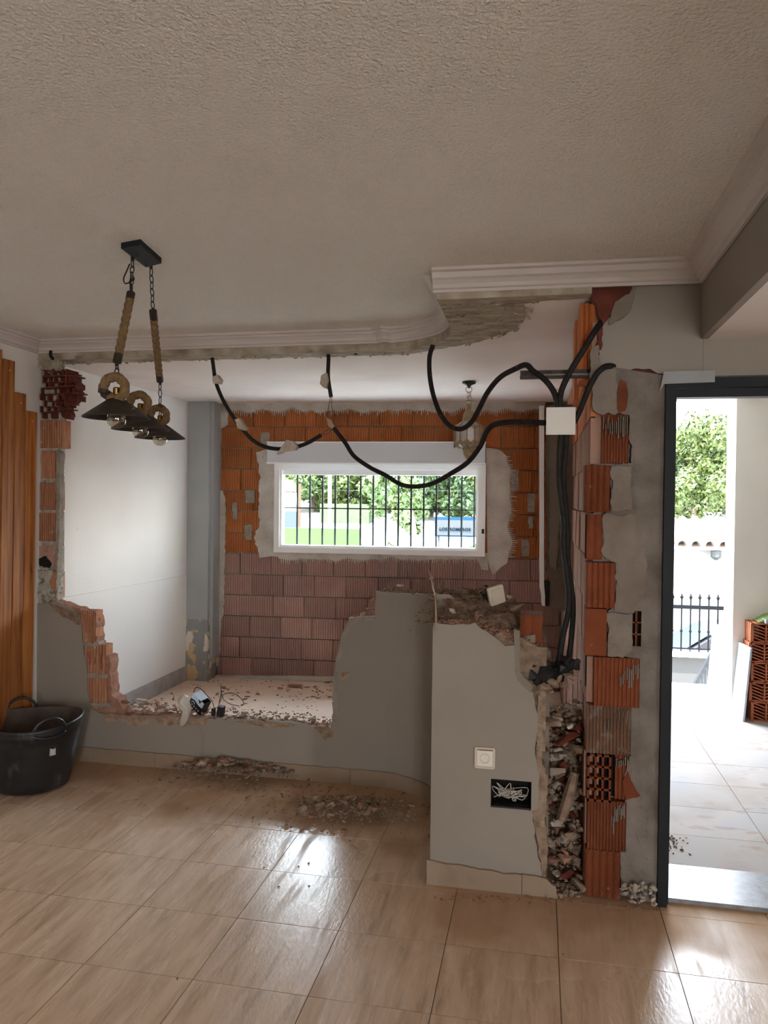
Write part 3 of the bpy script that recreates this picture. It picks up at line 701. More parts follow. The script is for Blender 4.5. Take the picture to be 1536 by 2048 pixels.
# steel bar sticking out of the pillar
a = onY(1040, 748, YD+.06); b = onY(1195, 750, YD+.06)
st = thing('lintel_bar', 'dark rusty steel angle bar jutting sideways from top of brick pillar', 'steel bar')
mb = MB().box(a.x, b.x, YD+.04, YD+.10, a.z-.018, a.z-.012).box(a.x, b.x, YD+.094, YD+.10, a.z-.012, a.z+.02)
obj('bar', mb, 'steel', st)
obj('mortar_crust', MB().box(a.x+.1, b.x, YD+.05, YD+.093, a.z-.012, a.z-.004), 'mortar', st)

# remaining pilaster hanging on the right wall
hp = bpy.data.objects.new('column_hanging', None); C.objects.link(hp); hp['kind'] = 'structure'
Y5 = 5.0
def H2(u, v): p = onY(u, v, Y5); return p.x, p.z
ol = [(*H2(u, v), a) for u, v, a in [(1090, 812, 0), (1150, 808, 0), (1150, 1205, .004), (1135, 1222, .012), (1110, 1222, .01), (1100, 1210, .012), (1094, 1170, .008)]]
slab('rough_core', jag(ol, .02, 51), 0, .15, mY(Y5), 'plaster_dirty', hp, rough=.006)
ol = [(*H2(u, v), a) for u, v, a in [(1100, 812, 0), (1125, 808, 0), (1124, 1010, .01), (1112, 1140, .012), (1098, 1130, .012), (1099, 1020, .004)]]
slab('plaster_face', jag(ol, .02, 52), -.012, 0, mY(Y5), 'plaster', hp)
ol = [(*H2(u, v), a) for u, v, a in [(1078, 812, 0), (1088, 812, 0), (1088, 1160, .004), (1090, 1212, .004), (1084, 1210, .006), (1079, 1165, .002)]]
slab('white_edge', jag(ol, .02, 53), -.02, .2, mY(Y5), 'pvc', hp)
mb = MB(); a = onY(1088, 1212, Y5); b = onY(1100, 1162, Y5); mb.box(a.x, b.x, Y5-.005, Y5+.05, a.z, b.z)
obj('black_box', mb, 'black_plastic', hp)

# ================================================================ PARTITION REMAINS
lw = bpy.data.objects.new('wall_middle', None); C.objects.link(lw); lw['kind'] = 'structure'
def ls(u, v):
    """pixel -> (s,z) on partition front (straight part at YP, curve beyond)"""
    p = onY(u, v, YP)
    if p.x <= PATH[1][0]: return p.x-XL, p.z
    d = ray(u, v); best = None
    for k in range(400):
        s = S[1]+(S[-1]-S[1])*k/399; x, y = along(s, 0)
        e = abs(x*d.y-y*d.x)
        if best is None or e < best[0]-1e-9: best = (e, s, x, y)
        if best and s > best[1]+.15: break
    t = best[3]/d.y; return best[1], EYE+d.z*t
top = [(66, 1208, .008), (112, 1202, .006), (150, 1222, .006), (160, 1232, .004), (166, 1290, .01), (172, 1330, .012), (176, 1390, .012), (182, 1418, .008), (215, 1432, .01),
       (350, 1434, .012), (500, 1440, .012), (600, 1446, .012), (662, 1462, .014), (669, 1420, .006), (671, 1352, .006), (690, 1268, .01), (702, 1243, .006), (750, 1238, .004), (752, 1182, .004), (800, 1186, .006), (868, 1190, .002)]
ol = [(*ls(u, v), a) for u, v, a in top]
ol = [(ol[0][0]-.02, ol[0][1], 0)]+[(o_[0], o_[1], o_[2]) for o_ in ol]
ol += [(S[-2], 1.12, 0), (S[-1]-.01, 1.11, 0), (S[-1]-.01, 0, 0), (0, 0, 0)]
plo = jag(ol, .018, 61)
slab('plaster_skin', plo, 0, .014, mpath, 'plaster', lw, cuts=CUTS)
# body behind, a bit lower than skin, broken brick look
def shrink(o, dz): return [(s, z+dz(s, z)) for s, z in o]
body = [(.0, 1.0), (.16, .98), (.33, .93), (.40, .90), (.41, .66), (.50, .66), (.51, .42), (.56, .40), (.60, .31), (1.95, .31), (1.962, .50), (1.97, .78), (2.0, .86), (2.06, .93), (2.20, .95), (2.22, 1.10), (2.5, 1.12), (S[-1], 1.1)]
bo_ = [(s, z, .012) for s, z in body]+[(S[-1]-.01, 0, 0), (0, 0, 0)]
slab('brick_core', jag(bo_, .02, 62), .014, .105, mpath, 'rubble_red', lw, cuts=CUTS)
slab('plaster_skin', [(s, max(0, z-.02)) for s, z in jag(ol, .018, 63)], .105, .12, mpath, 'plaster_dirty', lw, cuts=CUTS)
# thick torn rim behind the skin on the right-hand block
ol = [(*ls(u, v), .008) for u, v in [(668, 1465), (664, 1440), (667, 1350), (684, 1266), (697, 1236), (747, 1234), (752, 1240), (706, 1246), (693, 1275), (676, 1350), (674, 1440)]]
slab('mortar_rim', jag(ol, .015, 64), -.002, .06, mpath, 'mortar', lw, cuts=CUTS)
slab('chipped_spot', jag([(*ls(u, v), .006) for u, v in [(684, 1345), (700, 1343), (698, 1356), (684, 1366), (679, 1358)]], .012, 65), -.003, .001, mpath, 'rubble', lw)
for k, pp in enumerate([[(206, 1428), (300, 1432), (296, 1448), (268, 1452), (240, 1440), (212, 1446)], [(300, 1434), (420, 1436), (410, 1452), (370, 1448), (330, 1452)], [(460, 1440), (600, 1448), (560, 1456), (500, 1450)], [(626, 1452), (668, 1458), (664, 1478), (650, 1480), (640, 1466)], [(96, 1204), (156, 1226), (160, 1250), (140, 1240), (110, 1222)]]):
    slab('exposed_patch', jag([(*ls(u, v), .008) for u, v in pp], .015, 70+k), -.002, .001, mpath, 'rubble', lw)
# brick ends stepping down at the left break
for (ua, ub, va, vb) in [(163, 192, 1222, 1284), (170, 212, 1290, 1346), (175, 216, 1352, 1404)]:
    a = onY(ua, vb, YP+.01); b = onY(ub, va, YP+.01)
    o = obj('brick', ribbed(b.x-a.x, b.z-a.z, .08, 7, .014, 'v'), 'scar_brick', lw); o.location = (a.x, YP+.008, a.z)
    slab('mortar_joint', jag([(a.x-.01, a.z-.022, .008), (b.x+.02, a.z-.022, .008), (b.x+.02, a.z, .008), (a.x-.01, a.z, .008)], .012, ua), 0, .09, mY(YP+.005), 'mortar', lw)
rr = random.Random(77)
for k in range(26):
    u = rr.choice([195, 214, 218]); v = rr.uniform(1225, 1400)
    if v < 1290: u = 194
    p = onY(u+rr.uniform(-4, 4), v, YP+.05); mbk = MB(); put_rock(mbk, p, rr.uniform(.012, .028), rr); obj('broken_edge', mbk, 'scar_brick', lw)
# broken brick steps on right block
rr = random.Random(78)
for (u, v, s_) in [(700, 1236, .02), (712, 1232, .03), (725, 1229, .03), (738, 1226, .035), (746, 1215, .03), (748, 1200, .025), (735, 1218, .02), (690, 1262, .02), (684, 1290, .018), (678, 1320, .02), (674, 1330, .022)]:
    p = onY(u, v, YP+.05); mbk = MB(); put_rock(mbk, p, s_, rr); obj('broken_edge', mbk, rr.choice(['rubble', 'rubble_red']), lw)

# the stub (thick block) : front face with hole for the junction box
def K2(u, v): p = onY(u, v, YC); return p.x, p.z
ol = [(868, 1246, .004), (905, 1250, .006), (950, 1245, .008), (972, 1262, .01), (992, 1276, .01), (1010, 1292, .004), (1028, 1290, .002), (1031, 1340, .006), (1046, 1362, .006), (1066, 1385, .006), (1076, 1430, .008), (1070, 1500, .008), (1078, 1562, .004), (1077, 1618, .004), (1064, 1622, .006), (1074, 1700, .01), (1084, 1745, .006)]
ol = [(*K2(u, v), a) for u, v, a in ol]+[(.03, 0, 0), (-.44, 0, 0), (-.44, 1.1, 0)]
h0, hz0_ = K2(981, 1614); h1, hz1_ = K2(1063, 1564)
HO = [(h0, h1, hz0_, hz1_)]
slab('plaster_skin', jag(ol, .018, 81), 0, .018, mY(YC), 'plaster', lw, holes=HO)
ol = [(-.43, 0, 0), (.0, 0, 0), (.028, .2, .01), (.02, .42, .01), (.012, .6, .01), (.015, .80, .01), (.02, .97, .004), (.022, 1.03, .01), (-.05, 1.045, .01), (-.16, 1.06, .01), (-.26, 1.09, .01), (-.43, 1.10, 0)]
slab('brick_core', jag(ol, .018, 82), .018, .13, mY(YC), 'rubble', lw, holes=HO)
# recess
mb = MB().box(h0-.01, h1+.01, YC+.10, YC+.112, hz0_-.01, hz1_+.01)
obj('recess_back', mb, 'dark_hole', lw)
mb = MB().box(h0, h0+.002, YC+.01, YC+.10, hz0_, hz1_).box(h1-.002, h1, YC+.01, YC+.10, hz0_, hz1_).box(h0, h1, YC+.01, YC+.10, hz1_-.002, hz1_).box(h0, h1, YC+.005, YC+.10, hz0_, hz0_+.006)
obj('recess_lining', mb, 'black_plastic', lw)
# exposed right edge of the front wall: plaster thickness strip + recess channel of orange brick
ol = [(1028, 1258, .003), (1040, 1262, .003), (1041, 1345, .004), (1066, 1372, .003), (1062, 1386, .003), (1034, 1360, .004), (1030, 1345, .003)]
slab('plaster_edge', jag([(*K2(u, v), a) for u, v, a in ol], .012, 83), -.002, .03, mY(YC), 'plaster_dirty', lw)
for (ua, ub, va, vb, mn, md, off) in [(1040, 1085, 1232, 1282, 'brick_pillar', 'w', .05), (1041, 1054, 1284, 1345, 'brick_wet', 'w', .06), (1071, 1085, 1284, 1345, 'brick_pillar', 'p', .05), (1041, 1085, 1347, 1400, 'brick_dirty', 'p', .055)]:
    a = onY(ua, vb, YC+off); b = onY(ub, va, YC+off)
    o = obj('brick', ribbed(b.x-a.x, b.z-a.z, .14, 2, .008, md), mn, lw); o.location = (a.x, YC+off, a.z)
slab('mortar_smear', jag([(*K2(u, v), .006) for u, v in [(1050, 1275), (1070, 1272), (1073, 1310), (1072, 1330), (1074, 1385), (1050, 1368)]], .012, 84), .04, .055, mY(YC), 'plaster_dirty', lw)
slab('ochre_edge', jag([(*K2(u, v), .006) for u, v in [(1076, 1390), (1084, 1395), (1084, 1520), (1095, 1560), (1090, 1650), (1096, 1700), (1090, 1790), (1078, 1790), (1084, 1745), (1068, 1650), (1064, 1622), (1077, 1618), (1072, 1500)]], .014, 85), .004, .08, mY(YC), 'rubble', lw)
# rubble top of the block: height field between front and curve
mb = MB(); N = 46
def blk_y(x):    # rear limit
    return min(4.26, 3.50+max(0, (.05-x))*2.1)
for j in range(N+1):
    for i in range(N+1):
        x = -.54+.58*i/N; yf = YC+.02 if x > -.44 else 3.9-(x+.44)*1.2; y = yf+(blk_y(x)-yf)*j/N
        t = (y-YC)/.8
        z = 1.085+.07*min(1, t*1.6)+.03*nz(x*9, y*9)+.014*nz(x*30, y*30)-(max(0, x+.12)*.45 if x > -.12 else 0)
        if x > -.12: z = max(z, 1.04+.02*nz(x*20, y*20))
        mb.v.append((x, y, z))
W_ = N+1; mb.f = [(j*W_+i, j*W_+i+1, (j+1)*W_+i+1, (j+1)*W_+i) for j in range(N) for i in range(N)]
nb = len(mb.v)
per = [i for i in range(W_)]+[j*W_+N for j in range(1, W_)]+[N*W_+i for i in range(N-1, -1, -1)]+[j*W_ for j in range(N-1, 0, -1)]
for k in per: x, y, z = mb.v[k]; mb.v.append((x, y, .9 if x < -.1 else .6))
for k in range(len(per)):
    k2 = (k+1) % len(per); mb.f.append((per[k2], per[k], nb+k, nb+k2))
obj('broken_top', mb, 'rubble', lw)
slab('back_of_stub', jag([(.02, 0, 0), (.6, 0, 0), (.9, 0, 0), (.9, 1.05, .01), (.3, 1.1, .01), (.02, 1.0, 0)], .02, 86), 0, .05, lambda s, z, d: (.02-s*.62+d, YC+.12+s*.98, z), 'plaster_dirty', lw)
# white plaster scrap standing behind the front edge, top left of the stub
slab('plaster_scrap', jag([(*onY(u, v, 3.75).xz, .004) for u, v in [(872, 1242), (872, 1188), (900, 1190), (912, 1202), (895, 1214), (884, 1240)]], .012, 87), 0, .015, mY(3.75), 'plaster', lw)
# skirting tiles
def sk(s0, s1, zt, seed, wob=.004):
    ol_ = [(s0, 0, 0), (s1, 0, 0), (s1, zt, wob), (s0, zt, 0)]
    return slab('skirting_tile', jag(ol_, .03, seed), -.012, 0, mpath, 'skirting', bbm, cuts=[c for c in CUTS if s0 < c < s1])
bbm = bpy.data.objects.new('baseboard_middle', None); C.objects.link(bbm); bbm['kind'] = 'structure'
ss = .0; k = 0
while ss < S[-2]:
    e = min(ss+.41, S[-2]); sk(ss+.001, e-.001, .088, 90+k); ss = e; k += 1
slab('skirting_tile', jag([(-.452, 0, 0), (-.05, 0, 0), (-.05, .082, .008), (-.25, .09, .006), (-.452, .105, 0)], .02, 98), -.014, 0, mY(YC), 'skirting', bbm)
slab('skirting_tile', jag([(-.048, 0, .004), (.10, 0, .008), (.09, .05, .01), (.03, .08, .01), (-.048, .085, 0)], .02, 99), -.014, 0, mY(YC), 'skirting', bbm)

# scar of the partition on the left wall: brick ends in mortar
sc = bpy.data.objects.new('wall_scar', None); C.objects.link(sc); sc['kind'] = 'structure'
YS = 4.34
def S2(u, v): p = onY(u, v, YS); return p.x, p.z
ol = [(*S2(u, v), a) for u, v, a in [(74, 1212, 0), (74, 700, 0), (122, 700, .004), (116, 735, .012), (118, 830, .012), (116, 900, .008), (115, 1000, .006), (115, 1130, .006), (113, 1200, .01)]]
ol = [(XL, z, a) if i < 2 else (s, z, a) for i, (s, z, a) in enumerate(ol)]
slab('mortar_bed', jag(ol, .015, 101), .012, .07, mY(YS), 'mortar_green', sc, rough=.01)
for (ua, ub, va, vb, mn, nr) in [(81, 125, 840, 896, 'scar_brick', 9), (83, 111, 901, 957, 'scar_brick', 8), (80, 113, 965, 1020, 'scar_brick', 9), (77, 112, 1026, 1082, 'scar_brick', 8), (78, 112, 1092, 1136, 'brick_side', 2), (84, 113, 1145, 1196, 'scar_brick', 8)]:
    xa, za = S2(ua, vb); xb, zb = S2(ub, va)
    o = obj('brick', ribbed(xb-xa, zb-za, .09, nr, .014, 'v'), mn, sc); o.location = (xa, YS-.002, za)
slab('plaster_ridge', jag([(*S2(u, v), .006) for u, v in [(113, 900), (121, 905), (119, 1080), (113, 1180), (112, 1080)]], .014, 103), -.004, .04, mY(YS), 'mortar', sc)
slab('mortar_lump', jag([(*S2(u, v), .012) for u, v in [(78, 702), (122, 702), (122, 738), (100, 748), (80, 735)]], .014, 104), -.015, .03, mY(YS), 'torn', sc, rough=.02)
slab('mortar_smear', jag([(*S2(u, v), .012) for u, v in [(72, 1140), (108, 1140), (98, 1165), (112, 1190), (95, 1206), (70, 1208)]], .014, 105), -.012, .02, mY(YS), 'mortar_green', sc, rough=.015)
slab('hole', jag([(*S2(u, v), .006) for u, v in [(76, 1118), (92, 1112), (104, 1128), (100, 1136), (80, 1132)]], .012, 106), -.004, .0, mY(YS), 'dark_hole', sc)
# honeycomb of the broken hollow brick: thin slanted clay walls
rr = random.Random(15); mb = MB(); mb2 = MB()
for r in range(8):
    v0 = 742+r*12
    ur = [146, 150, 152, 156, 154, 142, 134, 130][r]
    a = onY(94, v0+3, YS); 
    n = 4
    for c in range(n+1):
        ua = 94+(ur-94)*c/n+rr.uniform(-2, 2)
        p = onY(ua, v0, YS+.02+rr.uniform(-.03, .03)); q_ = onY(ua+rr.uniform(-2, 2), v0+12, YS+.02)
        mb.box(p.x-.004, p.x+.004, YS-.03+rr.uniform(-.02, .03), YS+.09, q_.z, p.z)
    p = onY(92, v0, YS); q_ = onY(ur, v0, YS)
    T = Matrix.Translation((p.x, YS, p.z)) @ Matrix.Rotation(rr.uniform(-.12, .12), 4, 'Y')
    mb.box(0, q_.x-p.x+rr.uniform(-.01, .02), -.03+rr.uniform(-.01, .03), .09, -.004, .004, T)
obj('honeycomb', mb, 'brick_wet', sc)
ol = [(*S2(u, v), .006) for u, v in [(92, 738), (125, 742), (140, 770), (155, 782), (148, 800), (132, 815), (136, 832), (92, 834)]]
slab('honeycomb_back', jag(ol, .012, 107), .03, .08, mY(YS), 'brick_wet', sc)
for k in range(24):
    u, v = rr.choice([(140, 768), (152, 780), (150, 792), (134, 812), (136, 830), (128, 746)]); mbk = MB()
    put_rock(mbk, onY(u+rr.uniform(-5, 3), v+rr.uniform(-5, 5), YS+.02), rr.uniform(.01, .022), rr); obj('broken_edge', mbk, 'brick_wet', sc)

# ================================================================ cornice
def cornice(name, pts, prof, parent=None, closed_ends=True, mname='cornice'):
    """sweep profile (off,z) along plan points; off measured to the room side (right of travel)"""
    P = [Vector(p) for p in pts]; v = []; f = []; k = len(prof)
    for i, p in enumerate(P):
        a = P[max(0, i-1)]; b = P[min(len(P)-1, i+1)]
        t1 = (p-a).normalized() if i > 0 else (b-p).normalized(); t2 = (b-p).normalized() if i < len(P)-1 else t1
        n1 = Vector((t1.y, -t1.x)); n2 = Vector((t2.y, -t2.x)); n = (n1+n2); n = n/max(.3, n.dot(n1)) if n.length > .01 else n1
        for (o_, z) in prof: v.append((p.x+n.x*o_, p.y+n.y*o_, z))
    for i in range(len(P)-1):
        for j in range(k-1): f.append((i*k+j, i*k+j+1, (i+1)*k+j+1, (i+1)*k+j))
    f.append(tuple(range(k))); f.append(tuple(reversed(range((len(P)-1)*k, len(P)*k))))
    return obj(name, MB().add(v, f), mname, parent, 'structure')
PR = [(0, ZC+.01), (0, 2.545), (.010, 2.545), (.012, 2.556), (.022, 2.560), (.026, 2.575), (.040, 2.588), (.052, 2.594), (.055, 2.604), (.072, 2.608), (.074, ZC+.01)]
pr_i = [(o_+.0, z) for o_, z in PR]
cornice('trim_1', [(XL, -4.0), (XL, YP)], pr_i)
st_end = onZ(772, 688, 2.55).x
cornice('trim_2', [(XL, YP), (st_end-.02, YP)], PR)
# moulded break then the curved piece
curve = [(st_end-.02, YP+.02), (st_end, YP-.01), (st_end+.03, YP+.015)]
cpts = [along(S[1]+(S[-2]-S[1])*t/14, 0) for t in range(2, 15)]
cornice('trim_3', [(st_end-.03, YP-.008), (st_end+.0, YP-.03), (st_end+.03, YP-.008)], PR)
cornice('trim_4', [(st_end+.02, YP)]+[p for p in cpts if p[0] > st_end+.03]+[(-.44, 3.6), (-.44, YC+.02)], PR)
cornice('trim_5', [(-.455, YC), (.63, YC+.02), (.63, -4.0)], [(o_*1.15, z-(.012 if z < 2.6 else 0)) for o_, z in PR])

# ================================================================ RUBBLE (things)
def floor_heap(n_big, n_small, cu, cv, su, sv, smin, smax, seed, label, group, kind_mats, mound=.05):
    rr = random.Random(seed)
    def h(dx, dy): return mound*max(0, 1-(dx*dx+dy*dy)/2.6)
    for k in range(n_big):
        dx, dy = rr.gauss(0, .5), rr.gauss(0, .5); p = onZ(cu+dx*su, cv+dy*sv, 0)
        s_ = rr.uniform(smin, smax)
        rock_obj(kind_mats[0], (p.x, min(p.y, YP-.05 if p.x < -.9 else p.y), h(dx, dy)+s_*.35), s_, kind_mats[1+k % (len(kind_mats)-1)], rr, label, 'rubble', group, where='left end' if dx < -.35 else ('right end' if dx > .35 else 'middle'))
    mb = MB()
    for k in range(n_small):
        dx, dy = rr.gauss(0, .62), rr.gauss(0, .62); p = onZ(cu+dx*su, cv+dy*sv, 0)
        if p.x < -.9 and p.y > YP-.03: continue
        s_ = rr.uniform(.004, .016); put_rock(mb, (p.x, p.y, h(dx, dy)*.8+s_*.3), s_, rr, .7)
    return mb
mb = floor_heap(48, 800, 470, 1555, 110, 20, .018, .050, 201, 'chunk in the heap against the low wall', 'chunks of the heap against the low wall', ['rubble_chunk', 'rubble', 'rubble', 'rubble_red', 'rubble'], .085)
tag(obj('rubble', mb, 'rubble'), 'fine brown debris between the chunks of the heap at the low wall foot', 'rubble', kind='stuff')
mb = floor_heap(38, 800, 692, 1630, 115, 24, .014, .040, 202, 'chunk in the scattered heap out on the tiles', 'chunks of the heap out on the floor tiles', ['rubble_chunk', 'rubble', 'rubble_red', 'rubble'], .06)
tag(obj('rubble', mb, 'rubble'), 'fine brown grit of the scattered heap out on the floor tiles', 'rubble', kind='stuff')
rr = random.Random(203)
mb = MB()
for k in range(170):
    u = rr.uniform(560, 860); v = 1560+rr.uniform(-6, 60)*(1 if u < 800 else .6)
    p = onZ(u, v, 0)
    if p.x < -.9 and p.y > YP-.05: continue
    put_rock(mb, (p.x, p.y, .002), rr.uniform(.003, .011), rr, .6)
for k in range(130):
    p = onZ(rr.uniform(858, 1310), 1797+rr.gauss(0, 5), 0); put_rock(mb, (p.x, min(p.y, YC-.02), .002), rr.uniform(.003, .010), rr, .6)
for u, v in [(598, 1732), (617, 1726), (558, 1773), (618, 1772), (1126, 1908), (527, 1735), (355, 1957), (700, 1682), (668, 1668), (655, 1666)]:
    put_rock(mb, onZ(u, v, .002), .008, rr)
tag(obj('rubble', mb, 'rubble_red'), 'loose crumbs strewn over the floor tiles and along the wall foot', 'rubble', kind='stuff')
rock_obj('rubble_chunk', onZ(687, 1662, .018), .036, 'rubble_red', rr, 'dark reddish chunk lying just in front of the scattered heap', 'rubble', None)
rock_obj('rubble_chunk', onZ(706, 1693, .010), .020, 'rubble', rr, 'single tan chunk lying apart on the shiny tiles', 'rubble', None)

# rubble on top of the low wall
rr = random.Random(210); mb = MB()
for k in range(84):
    u = rr.uniform(192, 664); x = onY(u, 1425, YP+.07).x; s_ = rr.uniform(.015, .045)*(1.15 if u < 350 else .9)
    zt = .315+.03*math.exp(-((u-260)/90)**2)
    rock_obj('rubble_chunk', (x, YP+rr.uniform(.02, .13), zt+rr.uniform(0, .035)), s_, ['rubble_red', 'rubble', 'rubble_red', 'rubble_white', 'rubble_white'][k % 5] if u < 400 else ['rubble', 'rubble_white', 'rubble_white'][k % 3], rr,
             'shard on the low broken wall top', 'rubble', 'shards on top of the low broken wall', flat=.5, where='near the stepped brick end' if u < 300 else 'around the tilted black box' if u < 450 else 'toward the tall wall part' if u > 560 else 'right of the tilted black box')
for k in range(500):
    u = rr.uniform(186, 668); x = onY(u, 1425, YP+.07).x; put_rock(mb, (x, YP+rr.uniform(-.005, .16), .318+rr.uniform(-.01, .035)), rr.uniform(.005, .016), rr, .6)
tag(obj('rubble', mb, 'rubble'), 'crumbled brick filling along the top of the low broken wall', 'rubble', kind='stuff')
# on the high left shoulder
mb = MB()
for k in range(20):
    t = rr.random(); u = 78+t*105; p = onY(u, 1203+max(0, (t-.3))*26, YP+.07)
    rock_obj('rubble_chunk', (p.x, YP+rr.uniform(.03, .12), p.z-.01+rr.uniform(-.01, .02)), rr.uniform(.012, .032), ['rubble', 'rubble_red', 'rubble'][k % 3], rr, 'shard on the high left shoulder of the low wall', 'rubble', 'shards on the left shoulder of the low wall', flat=.5, where='beside the scar' if t < .4 else 'above the brick steps')
for k in range(200):
    t = rr.random(); u = 76+t*105; p = onY(u, 1206+max(0, (t-.3))*26, YP+.07); put_rock(mb, (p.x, YP+rr.uniform(0, .14), p.z-.012), rr.uniform(.005, .014), rr, .6)
tag(obj('rubble', mb, 'rubble_red'), 'reddish grit on the high left shoulder of the low wall', 'rubble', kind='stuff')
# on top of the stub
mb = MB(); mb3 = MB()
for k in range(900):
    x = rr.uniform(-.55, .03); y = rr.uniform(YC+.03, blk_y(x)); t = (y-YC)/.8
    z = 1.09+.07*min(1, t*1.6)+.03*nz(x*9, y*9)-(max(0, x+.12)*.45 if x > -.12 else 0); put_rock(mb if k % 3 else mb3, (x, y, max(z, 1.045)), rr.uniform(.005, .018), rr, .55)
for k in range(300):
    s = rr.uniform(2.2, S[-2]); x, y = along(s, rr.uniform(.0, .12)); put_rock(mb, (x, y, 1.122+rr.uniform(0, .014)), rr.uniform(.005, .016), rr, .5)
for k in range(160):
    u = rr.uniform(880, 1035); v = 1243+rr.uniform(-4, 8)+max(0, u-950)*.5+rr.uniform(-18, 0)*(u > 950); p = onY(u, v, YC+.015); put_rock(mb3, p, rr.uniform(.006, .015), rr, .7)
tag(obj('rubble', mb, 'rubble'), 'crumbled mortar covering the top of the tall wall stub', 'rubble', kind='stuff')
tag(obj('rubble', mb3, 'rubble_red'), 'reddish brick crumbs along the broken front edge of the wall stub', 'rubble', kind='stuff')
for k, (u, v, yy, s_, mn) in enumerate([(1028, 1214, 3.6, .05, 'rubble'), (1010, 1200, 3.7, .04, 'rubble'), (1045, 1222, 3.5, .035, 'rubble'), (1060, 1228, 3.45, .03, 'rubble'), (800, 1172, 4.2, .03, 'rubble_white'), (880, 1176, 4.1, .028, 'rubble'), (920, 1178, 4.0, .03, 'rubble'), (1020, 1196, 3.75, .035, 'rubble_white'), (905, 1222, 3.5, .03, 'rubble_white')]):
    p = onY(u, v, yy); rock_obj('rubble_chunk', (p.x, p.y, p.z), s_, mn, rr, 'mortar chunk on top of the tall wall stub', 'rubble', 'chunks on top of the wall stub')
# rubble packed in the gap between stub and pillar
mb = MB()
for k in range(56):
    z = rr.uniform(.02, .74); x = rr.uniform(.03, .19); y = YC+.05+rr.uniform(0, .12)+z*.12
    u, v = 0, 0
    rock_obj('rubble_chunk', (x, y, z), rr.uniform(.022, .055), ['rubble', 'rubble_red', 'rubble', 'rubble_white', 'brick_wet'][k % 5], rr, 'chunk packed between wall stub and brick pillar', 'rubble', 'chunks packed between wall stub and brick pillar', flat=.9, where='near the floor' if z < .22 else 'halfway up' if z < .5 else 'near the top')
for k in range(500):
    z = rr.uniform(0, .76); put_rock(mb, (rr.uniform(.02, .20), YC+.07+rr.uniform(0, .12)+z*.12, z), rr.uniform(.008, .022), rr)
for k in range(120):
    p = onZ(rr.uniform(1085, 1170), rr.uniform(1770, 1796), 0); put_rock(mb, (p.x, p.y, .008), rr.uniform(.006, .02), rr)
tag(obj('rubble', mb, 'rubble'), 'brown debris filling the gap between wall stub and brick pillar', 'rubble', kind='stuff')
obj('fill_back', MB().box(.0, .205, YC+.28, YC+.36, 0, .72), 'rubble', lw)
for (u, v, s_, mn, lb) in [(1100, 1450, .055, 'rubble', 'pointed tan chunk topping the packed rubble beside the wall stub'), (1138, 1452, .03, 'rubble_white', 'small pale shard on the packed rubble'), (1112, 1545, .05, 'rubble_white', 'pale broken plaster piece halfway up the packed rubble'), (1145, 1670, .05, 'rubble', 'large grey mortar chunk low in the packed rubble'), (1138, 1775, .03, 'rubble_white', 'pale square chunk at the foot of the packed rubble'), (1138, 1480, .06, 'brick_wet', 'dark red hollow brick piece near the top of the packed rubble')]:
    p = onY(u, v, YC+.09); rock_obj('rubble_chunk', p, s_, mn, rr, lb, 'rubble', None, flat=.9)
a = onY(1122, 1640, YC+.08); b = onY(1150, 1545, YC+.1)
mbk = MB().tube([a, (a+b)/2+Vector((.004, 0, 0)), b], [.02, .026, .018], 6)
tag(obj('rubble_chunk', mbk, 'rubble'), 'long slanting mortar sliver in the packed rubble', 'rubble')
# crumbs at foot of the pillar
mb = MB()
for k in range(60):
    p = onY(rr.uniform(1242, 1310), rr.uniform(1745, 1800), YD-.02); put_rock(mb, (p.x, YD-.03+rr.uniform(-.03, .02), max(.008, p.z*.7)), rr.uniform(.008, .02), rr)
tag(obj('rubble', mb, 'rubble_white'), 'crumbs heaped at the pillar foot beside the door frame', 'rubble', kind='stuff')
# debris on back-room floor
for k in range(34):
    u = rr.uniform(420, 668); v = rr.uniform(1362, 1408); p = onZ(u, v, .012)
    if p.x < XL+.1: continue
    rock_obj('rubble_chunk', p, rr.uniform(.012, .04), ['rubble_red', 'rubble', 'rubble_red'][k % 3], rr, 'flat shard on the sandy back room floor', 'rubble', 'shards on the back room floor', flat=.25, where='toward the left wall' if u < 500 else 'under the window' if v < 1385 else 'behind the low wall')
mb = MB()
for k in range(500):
    x = rr.uniform(-3.0, .15); y = rr.uniform(4.6, 6.6); put_rock(mb, (x, y, .01), rr.uniform(.005, .02), rr, .35)
tag(obj('rubble', mb, 'rubble_red'), 'scattered brick crumbs over the sandy floor of the back room', 'rubble', kind='stuff')
rock_obj('rubble_chunk', onZ(590, 1371, .02), .09, 'rubble_red', rr, 'long flat brick slab on the back room floor under the window', 'rubble', None, flat=.2)

